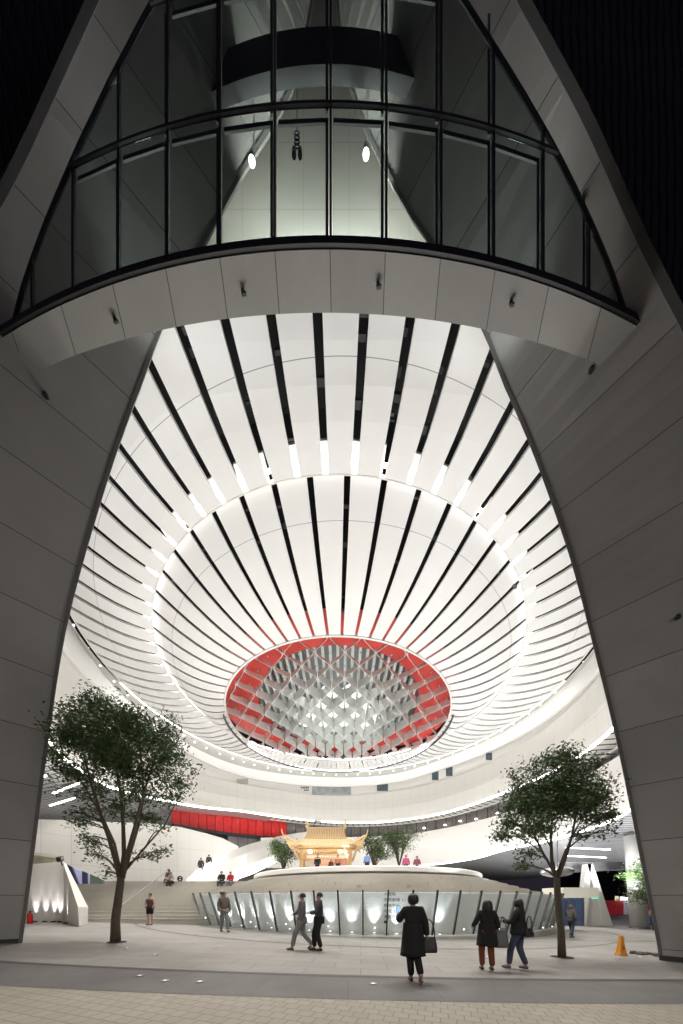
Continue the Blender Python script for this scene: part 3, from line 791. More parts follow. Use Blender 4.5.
for i, t in enumerate(phis):
    x_ = PC.x + 13.3 * sin(t); z0 = G(x_) + .03
    a = fq(t, 13.22, z0); b_ = fq(t, 13.83, 1.98)
    dr = Vector((sin(t), cos(t), 0)); tn = Vector((cos(t), -sin(t), 0))
    post_ = MB().loft([[a - tn * .03, a + tn * .03, a + tn * .03 + dr * .10, a - tn * .03 + dr * .10], [b_ - tn * .032, b_ + tn * .032, b_ + tn * .032 + dr * .09, b_ - tn * .032 + dr * .09]]).build('post', M['dark'], fen)
    if i + 1 < len(phis):
        t2 = phis[i + 1]; a2 = fq(t2, 13.22, z0); b2 = fq(t2, 13.83, 1.98)
        tn2 = Vector((cos(t2), -sin(t2), 0)); dr2 = Vector((sin(t2), cos(t2), 0)); u = (b_ - a).normalized()
        hh = lambda p, q, f: p + (q - p) * f
        p1, p2 = a - tn * .05 + dr * .07, a2 + tn2 * .05 + dr2 * .07
        p3, p4 = hh(a2, b2, .96) + tn2 * .05 + dr2 * .07, hh(a, b_, .96) - tn * .05 + dr * .07
        th = dr * .02
        MB().loft([[p1, p2, p3, p4], [p1 + th, p2 + th, p3 + th, p4 + th]]).build('glass_panel', M['fenceglass'], fen)
        tm = (t + t2) / 2; q = fq(tm, 13.02, z0 + .06)
        m_ = MB(); m_.lathe([(0, .05), (.055, .05)], q, 10)
        m_.build('uplight', M['spot'], fen)
        m2_ = MB(); c_ = fq(tm, 13.36, z0 + .36); m2_.lathe([(0, -.03), (.03, 0), (0, .03)], c_, 8); m2_.build('clamp', M['spot'] if i % 2 == 0 else M['metal'], post_)
        if -1.35 < tm - pi < 1.35:
            ld = bpy.data.lights.new('fence_uplight', 'SPOT'); ld.energy = random.uniform(170, 300); ld.spot_size = radians(random.uniform(44, 58)); ld.spot_blend = .9; ld.shadow_soft_size = .03; ld.color = (.93, .97, 1)
            lo = bpy.data.objects.new('fence_uplight', ld); link(lo)
            lo.location = PC + fq(tm, 13.04, z0 + .12); tgt = PC + fq(tm, 13.14, z0 + 1.2)
            lo.rotation_euler = (tgt - lo.location).to_track_quat('-Z', 'Y').to_euler()
# end panel of the fence on the left
# lettering on the fence glass: list of venues
def text(body, size, loc, rot, mtl, parent, name='lettering', align='LEFT'):
    cu = bpy.data.curves.new(name, 'FONT'); cu.body = body; cu.size = size; cu.align_x = align; cu.extrude = .002; cu.space_line = 1.0
    o_ = bpy.data.objects.new(name, cu); link(o_)
    bpy.context.view_layer.update()
    me = bpy.data.meshes.new_from_object(o_.evaluated_get(bpy.context.evaluated_depsgraph_get()))
    bpy.data.objects.remove(o_); me.materials.clear(); me.materials.append(mtl)
    o_ = bpy.data.objects.new(name, me); o_.location = loc; o_.rotation_euler = rot; link(o_, parent); return o_
blk = mat('letter_black', (.03, .03, .03), .5)
def sign_at(px, lines, mtl, size, z_top, dz):
    for k, s in enumerate(lines):
        q = P(px, 900, 13.25); a = (px - 341.5) / F
        z = z_top - dz * k
        # on the leaning glass: radius grows with height
        r_ = 13.34 + .62 * (z / 1.98) + .12
        A_ = 1 + a * a; Bq = -2 * (a * PC.x + PC.y); Cq = PC.x ** 2 + PC.y ** 2 - r_ * r_
        Y = (-Bq - sqrt(Bq * Bq - 4 * A_ * Cq)) / (2 * A_)
        text(s, size, Vector((a * Y, Y, z)) - PC, (radians(107), 0, 0), mtl, fen)
sign_at(383.5, ['大劇院', '茶館劇場  L1', '戲曲中心', '中庭  L3', '演藝廳', '■'], blk, .17, 1.75, .235)
sign_at(361.5, ['┌─┐', '│ i │', '└─┘'], blk, .16, 1.35, .14)

# ------------------------------------------------------------------ skin meshes (people)
def skin_me(verts, edges, radii, sub=2):
    me = bpy.data.meshes.new('sk'); me.from_pydata(verts, edges, []); me.update()
    o_ = bpy.data.objects.new('sk', me); COL.objects.link(o_)
    md = o_.modifiers.new('s', 'SKIN'); md.use_smooth_shade = True
    for i, sv in enumerate(me.skin_vertices[0].data):
        r_ = radii[i]; sv.radius = r_ if isinstance(r_, tuple) else (r_, r_)
    me.skin_vertices[0].data[0].use_root = True
    sb = o_.modifiers.new('b', 'SUBSURF'); sb.levels = sub; sb.render_levels = sub
    bpy.context.view_layer.update()
    out = bpy.data.meshes.new_from_object(o_.evaluated_get(bpy.context.evaluated_depsgraph_get()))
    bpy.data.objects.remove(o_); return out
def to_mb(mb, me, mi=0):
    mb.add([v.co for v in me.vertices], [tuple(p.vertices) for p in me.polygons], mi); return mb
def cloth(name, c, rough=.9, var=.25): return mat(name, c, rough, var, 12)
def person(loc, H, rz, label, joints={}, top=None, trousers=None, hair='short', coat=None, shoes=(.02, .02, .02), skirt=None, group='people in the plaza', fingers=False, sleeves=True, sit=False, haircol=None, legs_bare=False, hem=None):
    root = empty('person', loc, label, 'person', group, rz)
    s = H / 1.7
    J = dict(pelvis=(0, 0, .93), waist=(0, 0, 1.08), chest=(0, 0, 1.30), neck=(0, 0, 1.46), head=(0, .015, 1.57), crown=(0, .0, 1.66),
             shL=(-.17, 0, 1.395), shR=(.17, 0, 1.395), elL=(-.23, -.02, 1.12), elR=(.23, -.02, 1.12), wrL=(-.24, .05, .88), wrR=(.24, .05, .88),
             hiL=(-.085, 0, .90), hiR=(.085, 0, .90), knL=(-.1, .03, .49), knR=(.1, .03, .49), anL=(-.1, 0, .09), anR=(.1, 0, .09))
    J.update(joints)
    for sd in 'LR':
        a = Vector(J['an' + sd]); f = Vector(joints.get('to' + sd, a + Vector((0, .16, -.055)))); J['to' + sd] = tuple(f)
        w = Vector(J['wr' + sd]); e = Vector(J['el' + sd]); d = (w - e).normalized()
        J['ha' + sd] = tuple(w + d * .07)
    names = list(J); idx = {n: i for i, n in enumerate(names)}
    names.remove('pelvis'); names.insert(0, 'pelvis'); idx = {n: i for i, n in enumerate(names)}
    V = [tuple(Vector(J[n]) * s) for n in names]
    RR = dict(pelvis=(.135, .10), waist=(.115, .085), chest=(.125, .085), neck=.045, head=(.078, .092), crown=(.06, .07), shL=.055, shR=.055, elL=.042, elR=.042, wrL=.028, wrR=.028,
              hiL=.085, hiR=.085, knL=.056, knR=.056, anL=.04, anR=.04, toL=.032, toR=.032, haL=(.035, .02), haR=(.035, .02))
    rad = [RR[n] if isinstance(RR[n], tuple) else (RR[n], RR[n]) for n in names]
    rad = [(a * s, b * s) for a, b in rad]
    E_ = [('pelvis', 'waist'), ('waist', 'chest'), ('chest', 'neck'), ('neck', 'head'), ('head', 'crown'), ('chest', 'shL'), ('chest', 'shR')]
    for sd in 'LR': E_ += [('sh' + sd, 'el' + sd), ('el' + sd, 'wr' + sd), ('wr' + sd, 'ha' + sd), ('pelvis', 'hi' + sd), ('hi' + sd, 'kn' + sd), ('kn' + sd, 'an' + sd), ('an' + sd, 'to' + sd)]
    E_ = [(idx[a], idx[b]) for a, b in E_]
    for sd in 'LR':
        w = Vector(J['wr' + sd]); h = Vector(J['ha' + sd]); d = (h - w).normalized()
        side = d.cross(Vector((1, 0, 0)) if abs(d.x) < .8 else Vector((0, 0, 1))).normalized(); pn = d.cross(side)
        if not fingers: continue
        for k, (o_, ln) in enumerate(((-.028, .065), (-.010, .08), (.010, .075), (.028, .06))):
            a = h + side * o_ ; b = a + d * ln * .55 ; c = b + (d * .6 + pn * .5) * ln * .5
            n0 = len(V); V.append(tuple(b * s)); V.append(tuple(c * s)); rad += [(.009 * s, .009 * s), (.007 * s, .007 * s)]
            E_ += [(idx['ha' + sd], n0), (n0, n0 + 1)]
        n0 = len(V); th = w + d * .03 + side * .045; V.append(tuple(th * s)); V.append(tuple((th + d * .035 + side * .008 + pn * .01) * s)); rad += [(.011 * s,) * 2, (.008 * s,) * 2]
        E_ += [(idx['wr' + sd], n0), (n0, n0 + 1)]
    mb = to_mb(MB(), skin_me(V, E_, rad)); hd = Vector(J['head']) * s
    # face: nose, ears
    mb.add([hd + Vector(p) * s for p in ((-.012, .085, -.01), (.012, .085, -.01), (0, .112, -.012), (0, .09, .03))], [(0, 1, 2), (0, 2, 3), (1, 3, 2)])
    for q in (-1, 1): mb.lathe([(0, -.025), (.014, -.012), (.016, .01), (0, .025)], hd + Vector((q * .083, 0, .0)) * s, 6)
    mb.build('body', M['skin'], root, smooth=True)
    ms = MB()
    for q in (-1, 1): ms.lathe([(0, -.007), (.012, 0), (0, .007)], hd + Vector((q * .03, .088, .018)) * s, 6)
    ms.box(hd + Vector((0, .09, -.04)) * s, (.04 * s, .008, .008))
    ms.build('face_features', M['hair'], root)
    def garment(name, ns, es, scale, extra, mtl, radm={}):
        ns = list(ns); ii = {n: i for i, n in enumerate(ns)}
        v = [tuple(Vector(J[n]) * s) for n in ns]
        r_ = []
        for n in ns:
            q = radm.get(n, RR[n]); q = q if isinstance(q, tuple) else (q, q); r_.append(((q[0] * scale + extra) * s, (q[1] * scale + extra) * s))
        me = skin_me(v, [(ii[a], ii[b]) for a, b in es], r_)
        return to_mb(MB(), me)
    tcol = top if top is not None else (.02, .02, .02)
    tm = cloth('cloth_top', tcol)
    if sleeves:
        mb = garment('top', ['pelvis', 'waist', 'chest', 'neck', 'shL', 'shR', 'elL', 'elR', 'wrL', 'wrR'],
                 [('pelvis', 'waist'), ('waist', 'chest'), ('chest', 'neck'), ('chest', 'shL'), ('chest', 'shR'), ('shL', 'elL'), ('elL', 'wrL'), ('shR', 'elR'), ('elR', 'wrR')], 1.16, .022, tm, {'neck': .062, 'wrL': .033, 'wrR': .033})
    else:
        mb = garment('top', ['pelvis', 'waist', 'chest', 'neck', 'shL', 'shR'], [('pelvis', 'waist'), ('waist', 'chest'), ('chest', 'neck'), ('chest', 'shL'), ('chest', 'shR')], 1.16, .022, tm, {'neck': .045})
    if coat:   # long flaring hem down to z = coat
        secs = []; pe = Vector(J['pelvis'])
        for i in range(9):
            u = i / 8; z = 1.15 - (1.15 - coat) * u; ax = .19 + .055 * u; ay = .155 + .05 * u
            secs.append([Vector((pe.x + ax * cos(2 * pi * k / 20) * (1 + .04 * sin(5 * k) * u), pe.y + ay * sin(2 * pi * k / 20), z)) * s for k in range(20)])
        mb.loft(secs)
    mb.build('coat' if coat else 'top', tm, root, smooth=True)
    bm_ = cloth('cloth_bottom', trousers if trousers is not None else (.03, .03, .04))
    km = {'hiL': .095, 'hiR': .095, 'pelvis': (.135, .10), 'knL': .07, 'knR': .07, 'anL': .055, 'anR': .055}
    if legs_bare:   # shorts
        JJ = dict(J)
        for sd in 'LR': J['kn' + sd + 's'] = tuple(Vector(J['hi' + sd]).lerp(Vector(J['kn' + sd]), .85))
        RR['knLs'] = RR['knRs'] = .085
        mb = garment('shorts', ['pelvis', 'hiL', 'hiR', 'knLs', 'knRs'], [('pelvis', 'hiL'), ('pelvis', 'hiR'), ('hiL', 'knLs'), ('hiR', 'knRs')], 1.0, .015, bm_, km)
        mb.build('shorts', bm_, root, smooth=True)
    else:
        mb = garment('trousers', ['pelvis', 'hiL', 'hiR', 'knL', 'knR', 'anL', 'anR'], [('pelvis', 'hiL'), ('pelvis', 'hiR'), ('hiL', 'knL'), ('hiR', 'knR'), ('knL', 'anL'), ('knR', 'anR')], 1.0, .012, bm_, km)
        mb.build('trousers', bm_, root, smooth=True)
    shm = cloth('shoe', shoes, .5)
    for sd in 'LR':
        a = Vector(J['an' + sd]); f = Vector(J['to' + sd]); d = (f - a); d.z = 0; d = d.normalized() if d.length > .01 else Vector((0, 1, 0))
        heel = Vector((a.x, a.y, f.z)) - d * .05
        me = skin_me([tuple(heel * s), tuple((Vector((a.x, a.y, f.z)) + d * .06) * s), tuple((f + d * .02) * s)], [(0, 1), (1, 2)], [(.042 * s,) * 2, (.046 * s, .04 * s), (.036 * s, .03 * s)])
        to_mb(MB(), me).build('shoe', shm, root, smooth=True)
    hm = M['hair'] if haircol is None else cloth('hair_col', haircol)
    hv = hd + Vector((0, -.018, .03)) * s
    mb = MB()
    prof = [(0, .115)] + [(.098 * sin(a), .115 * cos(a)) for a in [pi * k / 12 for k in range(1, 8)]] + ([(0, -.02)] if hair == 'short' else [])
    if hair == 'short': mb.lathe([(r_ * s, z * s) for r_, z in prof], hv + Vector((0, -.018, -.006)) * s, 16, sx=.93, sy=.98)
    elif hair == 'bob':
        pr = [(0, .12), (.07, .105), (.105, .06), (.118, 0), (.128, -.08), (.12, -.16), (.06, -.17), (0, -.16)]
        mb.lathe([(r_ * s, z * s) for r_, z in pr], hv + Vector((0, -.022, 0)) * s, 16, sy=.95)
    elif hair == 'long':
        mb.lathe([(r_ * s, z * s) for r_, z in ((0, .12), (.07, .105), (.1, .06), (.108, 0), (.1, -.07), (0, -.08))], hv + Vector((0, -.01, 0)) * s, 16)
        secs = []
        for i in range(8):
            u = i / 7; w = .095 - .03 * u
            secs.append([hv + Vector((w * cos(2 * pi * k / 12), -.065 - .05 * u + .05 * sin(2 * pi * k / 12), -.02 - .42 * u)) * s for k in range(12)])
        mb.loft(secs)
    elif hair == 'bun':
        mb.lathe([(r_ * s, z * s) for r_, z in ((0, .12), (.07, .105), (.103, .06), (.11, .01), (.108, -.03), (.09, -.075), (.05, -.10), (0, -.11))], hv + Vector((0, -.012, 0)) * s, 16)
    mb.build('hair', hm, root, smooth=True)
    return root
def at(px, py, dz=0):
    q = GP(px, py); q.z += dz; return q
walkL = dict(anL=(-.07, .28, .1), knL=(-.08, .20, .50), anR=(.07, -.30, .16), knR=(.08, -.02, .49), toR=(.07, -.17, .05))
# 1 woman in long black coat, phone raised
q = at(413, 981)
person(q, 1.66, .05, 'woman in long black coat walking away nearest the camera, phone raised', dict(
    elL=(-.27, .05, 1.17), wrL=(-.22, .26, 1.30), elR=(.24, -.03, 1.12), wrR=(.27, -.02, .88), anL=(-.03, .02, .09), knL=(-.05, .04, .49), anR=(.09, -.24, .16), knR=(.08, .0, .48), toR=(.1, -.14, .05)),
    top=(.012, .011, .012), trousers=(.012, .012, .014), hair='bun', coat=.50, shoes=(.25, .08, .08), fingers=True)
def bag(loc, size, label, col, rz=0, strap=.35):
    r_ = empty('shoulder_bag', loc, label, 'bag', 'bags carried by the walkers', rz)
    w, d, h = size; mb = MB()
    secs = []
    for i in range(7):
        u = i / 6; sx = w / 2 * (1 - .25 * u ** 2); sy = d / 2 * (1 - .6 * u ** 2) * (.7 + .6 * sin(pi * min(1, u + .25)))
        secs.append([Vector((sx * cos(a) * (abs(cos(a)) ** -.4 if abs(cos(a)) > .05 else 1), sy * sin(a), h * u)) for a in [2 * pi * (k + .5) / 16 for k in range(16)]])
    mb.loft(secs); c = cloth('bag_cloth', col, .6); mb.build('pouch', c, r_, smooth=True)
    MB().tube([(w * .35 * cos(a), 0, h - .02 + strap * sin(a)) for a in [pi * k / 12 for k in range(13)]], .012, 6).build('strap', c, r_)
    return r_
bag(q + Vector((.30, -.02, .55)), (.32, .13, .30), 'dark grey handbag hanging at the right of the nearest woman', (.03, .03, .035))
ph = MB(); ph.box((0, 0, 0), (.075, .01, .15)); ph.box((0, -.007, 0), (.066, .004, .135), mi=1)
o = ph.build('phone', [M['dark'], mat('screen_blue', (.05, .08, .15), .2, .3, 20, emit=(.35, .55, 1), es=1.2)], loc=q + Vector((-.235, .28, 1.37))); tag(o, 'small glowing blue phone held up by the nearest woman', 'phone')
o.rotation_euler = (.3, 0, .2)
# 2 woman bob hair
q = at(487, 970)
person(q, 1.60, -.1, 'woman with bobbed hair in black coat and rust-red trousers seen from behind', dict(elL=(-.27, .02, 1.15), wrL=(-.27, .2, 1.08), elR=(.25, 0, 1.12), wrR=(.24, .12, .92),
    anL=(-.09, .06, .09), knL=(-.1, .09, .48), anR=(.09, -.1, .1), knR=(.1, .02, .48)), top=(.012, .011, .011), trousers=(.16, .045, .02), hair='bob', coat=.60, shoes=(.05, .03, .025), fingers=True)
bag(q + Vector((.33, .0, .52)), (.34, .14, .42), 'pale grey tote bag carried by the woman with bobbed hair', (.12, .115, .12), strap=.3)
# 3 woman with long hair looking at phone
q = at(519, 969)
person(q, 1.66, .75, 'woman with very long dark hair in blue jeans holding out a phone', dict(elL=(-.2, .1, 1.13), wrL=(-.13, .33, 1.17), elR=(.2, .08, 1.12), wrR=(.12, .30, 1.15), head=(0, .04, 1.56), crown=(0, .04, 1.65),
    anL=(-.08, .20, .09), knL=(-.09, .16, .49), anR=(.08, -.14, .1), knR=(.09, .02, .49)), top=(.016, .015, .017), trousers=(.055, .065, .11), hair='long', coat=.86, shoes=(.12, .12, .12), fingers=True)
bag(q + Vector((.17, -.12, .78)), (.30, .12, .20), 'small black shoulder bag at the hip of the long-haired woman', (.012, .012, .012), .5, .3)
bag(q + Vector((-.32, .12, .66)), (.26, .12, .30), 'brownish bag held in front of the long-haired woman', (.10, .075, .07), .3, .3)
# 4,5 couple
q = at(302, 950)
person(q, 1.72, .35 + pi / 2 * .8, 'person in grey walking leftward beside the podium fence, rear of the couple', dict(walkL, elR=(.22, .12, 1.14), wrR=(.2, .3, 1.05)), top=(.14, .135, .15), trousers=(.20, .20, .21), hair='short', shoes=(.05, .04, .04), haircol=(.05, .035, .03))
q = at(319, 950.5)
person(q, 1.76, 1.75, 'person in charcoal top and black trousers walking leftward by the podium', dict(elL=(-.22, .1, 1.14), wrL=(-.2, .3, 1.1), anL=(-.08, -.05, .09), knL=(-.09, .06, .49), anR=(.08, .12, .09), knR=(.08, .14, .49)), top=(.06, .058, .065), trousers=(.012, .012, .014), hair='short')
# 6 man near fence left end
q = at(224, 932)
person(q, 1.80, -2.4, 'person in brownish shirt walking by the left end of the glass fence', dict(anL=(-.07, .22, .1), knL=(-.08, .17, .5), anR=(.07, -.15, .1), knR=(.08, 0, .49)), top=(.15, .11, .085), trousers=(.18, .18, .185), hair='short', haircol=(.06, .03, .02))
# 7 man in shorts facing camera
q = at(150, 925)
person(q, 1.68, pi, 'man in dark vest and black shorts standing in front of the steps', dict(elL=(-.24, .02, 1.12), wrL=(-.2, .1, .95), elR=(.24, .02, 1.12), wrR=(.2, .1, .95)), top=(.10, .045, .05), trousers=(.012, .012, .013), hair='short', sleeves=False, legs_bare=True, shoes=(.2, .05, .05))
# 8,9 right side
q = at(571, 938)
person(q, 1.66, -1.1, 'older grey-haired man in grey jacket and jeans walking past the right tree', dict(anL=(-.07, .25, .1), knL=(-.08, .18, .5), anR=(.07, -.22, .12), knR=(.08, 0, .49), elL=(-.22, .05, 1.15), wrL=(-.12, .22, 1.02)), top=(.15, .13, .12), trousers=(.05, .065, .09), hair='short', haircol=(.20, .15, .13), shoes=(.05, .05, .05))
q = at(587, 925.5)
person(q, 1.55, -1.6, 'distant person in dark clothes standing near the cream canopy', dict(anL=(-.12, .12, .09)), top=(.03, .04, .08), trousers=(.02, .02, .025), hair='short')
for i, (px, col, tc, lab) in enumerate(((651, (.55, .32, .2), (.08, .12, .25), 'distant person in orange top right of the white column'), (656, (.25, .2, .4), (.02, .02, .03), 'distant person in purple top beside the right pillar'))):
    person(at(px, 926.5), 1.62, .4 * i, lab, {}, top=col, trousers=tc, hair='long' if i else 'short')
# seated people on the steps
sitj = dict(pelvis=(0, 0, .12), waist=(0, .02, .28), chest=(0, .05, .50), neck=(0, .08, .66), head=(0, .11, .77), crown=(0, .10, .86), shL=(-.17, .05, .59), shR=(.17, .05, .59),
            elL=(-.22, .12, .34), elR=(.22, .12, .34), wrL=(-.1, .33, .30), wrR=(.1, .33, .30), hiL=(-.09, .03, .11), hiR=(.09, .03, .11), knL=(-.13, .44, .14), knR=(.13, .44, .14), anL=(-.13, .42, -.30), anR=(.13, .42, -.30))
sitj['toL'] = (-.13, .56, -.355); sitj['toR'] = (.13, .56, -.355)
def seat(px, py_seat, H, lab, rz=pi, **k):
    # a step tread whose height projects to py_seat
    for i in range(nst):
        ya = y0 + (y1 - y0) * i / nst; zt = 0.32 + (2.95 - .32) * (i + 1) / nst
        Y = ya + .12; py = 902 - (zt - CH) / Y * F
        if py <= py_seat: break
    person(((px - 341.5) / F * Y, Y, zt), H, rz, lab, dict(sitj), group='people sitting on the steps', **k)
    return Vector(((px - 341.5) / F * Y, Y, zt))
seat(222, 884.5, 1.7, 'man in black shirt sitting on the steps, left of the person in red', top=(.02, .02, .022), trousers=(.05, .05, .06), shoes=(.05, .05, .05))
seat(231, 884.5, 1.62, 'person in bright red jacket sitting on the steps', top=(.45, .02, .03), trousers=(.16, .17, .2), haircol=(.2, .01, .02))
s1 = seat(169.5, 883, 1.65, 'woman with long hair sitting highest on the steps behind the shorts man', top=(.16, .09, .08), trousers=(.3, .17, .13), hair='long')
s2 = seat(171.5, 886.5, 1.55, 'person in pale top and black trousers sitting on the lower step of the pair', top=(.3, .27, .24), trousers=(.015, .015, .02))
bg = s1 + Vector((.75, .0, .0))
mb = MB(); mb.tube([(.16 * cos(a), 0, .2 + .16 * sin(a)) for a in [2 * pi * k / 16 for k in range(17)]], .05, 8, cap=False); mb.box((0, 0, .2), (.2, .06, .1), .3)
o = mb.build('backpack', M['blackcloth'], loc=bg); tag(o, 'round black bag lying on the step right of the seated pair', 'bag')
# people on the ramp behind
for px, py, Y, lab in ((201, 876, 24.6, 'dark-clothed person low on the ramp behind the steps'), (209, 872, 25.6, 'dark-clothed person higher up on the ramp behind the steps')):
    person(P(px, py, Y), 1.4, .5, lab, {}, top=(.02, .02, .022), trousers=(.02, .02, .02), group='people on the ramp')

# ------------------------------------------------------------------ pavilion
SZ = 3.42
pv = empty('bamboo_pavilion', (-1.15, 23.9, SZ), 'golden bamboo pavilion with upturned eaves on the round stage', 'pavilion')
pv.scale = (.93, .93, .95)
W = M['wood']; Wd = mat('bamboo_dark', (.40, .26, .12), .55, .3, 8)
for x in (-1.85, 1.85):
    for y in (-1.0, 1.0):
        mb = MB(); mb.tube([(x, y, 0), (x, y, 1.95)], .11, 8)
        for z in (.3, .9, 1.5): mb.tube([(x, y, z), (x, y, z + .06)], .13, 8)
        for k in range(3): mb.tube([(x + .07 * (k - 1) * 1.6, y - .1, 0), (x + .07 * (k - 1) * 1.6, y - .1, 1.9)], .05, 6)
        mb.build('column', W, pv)
mb = MB()
for z, h in ((1.85, .14), (1.25, .08), (2.1, .1)):
    for y in (-1.08, 1.08): mb.box((0, y, z), (4.3, .1, h))
    for x in (-1.95, 1.95): mb.box((x, 0, z), (.1, 2.2, h))
for k in range(22): mb.box((-2 + 4 * k / 21, -1.09, 1.55), (.05, .06, .6))
mb.build('lintel', W, pv)
def eave(zc, hw, hd, tip, th=.1):
    """roof skirt: from inner rect up to outer edge with corners curling up"""
    secs = []
    n = 64
    for i in range(n + 1):
        a = 2 * pi * i / n
        c, s_ = cos(a), sin(a); m_ = max(abs(c), abs(s_)); ux, uy = c / m_, s_ / m_
        cor = (abs(ux) * abs(uy)) ** 3
        ri = Vector((ux * hw * .55, uy * hd * .55, zc + .75)); md_ = Vector((ux * hw * .8, uy * hd * .8, zc + .22 + .05 * cor))
        ro_ = Vector((ux * hw * (1 + .10 * cor), uy * hd * (1 + .1 * cor), zc + tip * cor ** 1.5))
        secs.append([ri, md_, ro_, ro_ - Vector((0, 0, th)), md_ - Vector((0, 0, th)), ri - Vector((0, 0, th))])
    return MB().loft(secs, cap=False)
lroof = eave(2.1, 2.7, 1.85, .75).build('lower_roof', W, pv)
mb = MB()
for k in range(46):
    x = -1.45 + 2.9 * k / 45
    for sg in (-1, 1):
        mb.tube([(x * 1.12, sg * 1.15, 2.72), (x * 1.02, sg * .62, 3.15), (x, sg * .12, 3.72)], .036, 5, mi=k % 2)
mb.loft([[Vector(p) for p in ((-1.6, -1.12, 2.66), (-1.6, 1.12, 2.66), (-1.45, .1, 3.66), (-1.45, -.1, 3.66))], [Vector(p) for p in ((1.6, -1.12, 2.66), (1.6, 1.12, 2.66), (1.45, .1, 3.66), (1.45, -.1, 3.66))]])
uroof = mb.build('upper_roof', [W, Wd], pv)
mb = MB(); mb.tube([(-1.62, 0, 3.98), (-1.5, 0, 3.78), (-1.2, 0, 3.74), (1.2, 0, 3.74), (1.5, 0, 3.78), (1.62, 0, 3.98)], .1, 8); mb.build('ridge', W, uroof)
for sg in (-1, 1):
    mb = MB(); mb.tube([(sg * 1.55, 0, 3.8), (sg * 1.45, 0, 4.05), (sg * 1.6, 0, 4.3), (sg * 1.5, 0, 4.42)], [.1, .12, .07, .03], 8); mb.lathe([(0, 0), (.09, .05), (.05, .16), (0, .22)], (sg * 1.35, 0, 3.95), 8); mb.build('finial', W, uroof)
    for yy in (-1, 1):
        mb = MB(); mb.tube([(sg * 1.7, yy * 1.1, 2.62), (sg * 2.4, yy * 1.55, 2.4), (sg * 2.85, yy * 1.85, 2.5), (sg * 3.08, yy * 1.98, 2.8), (sg * 3.2, yy * 2.05, 3.25)], [.09, .09, .08, .06, .03], 8); mb.build('hip_rafter', W, lroof)
        mb = MB(); mb.tube([(sg * 1.95, yy * 1.05, 1.0), (sg * 2.4, yy * 1.4, 2.0)], .05, 6); mb.tube([(sg * 2.2, yy * 1.1, 1.3), (sg * 2.5, yy * 1.2, 2.15)], .05, 6); mb.build('bracket', W, pv)
MB().box((0, .95, .75), (3.5, .06, 1.5)).build('back_screen', mat('screen_pink', (.75, .45, .38), .6, .35, 1.2), pv)
MB().box((-1.25, -.6, .6), (.75, .05, 1.1)).build('side_screen', mat('screen_white', (.75, .68, .66), .6, .3, 3), pv)
for x in (-1.15, 1.15):
    lm = MB(); lm.lathe([(0, -.13), (.12, -.09), (.17, 0), (.12, .09), (0, .13)], (x, -1.35, 1.72), 10); lm.build('lantern', mat('lantern', (.9, .8, .6), .5, 0, 1, emit=(1, .85, .6), es=9), pv)
for x, y, e in ((0, -.2, 35), (-1.15, -1.7, 9), (1.15, -1.7, 9)):
    ld = bpy.data.lights.new('pavilion_lamp', 'POINT'); ld.energy = e; ld.color = (1, .82, .6); ld.shadow_soft_size = .12
    lo = bpy.data.objects.new('pavilion_lamp', ld); link(lo); lo.location = Vector(pv.location) + Vector((x, y, 1.5))
for px, Y, lab, c in ((317.5, 23.0, 'person in black under the bamboo pavilion roof', (.02, .02, .02)), (338, 23.2, 'person in pink under the bamboo pavilion, right of the one in black', (.55, .25, .2)), (367, 22.5, 'person in light blue shirt on the stage right of the pavilion', (.2, .32, .6)), (331, 23.5, 'short person with dark top in the middle of the pavilion', (.1, .06, .06)),
                      (406, 21, 'person in magenta top at the right part of the stage', (.5, .1, .22)), (417, 21.5, 'distant person in dark red behind the stage lip, right end', (.25, .08, .1))):
    person(((px - 341.5) / F * Y, Y, SZ if px < 400 else SZ - .35), 1.5 if px not in (331,) else 1.2, pi * .9, lab, {}, top=c, trousers=(.03, .03, .04), group='people on the stage')

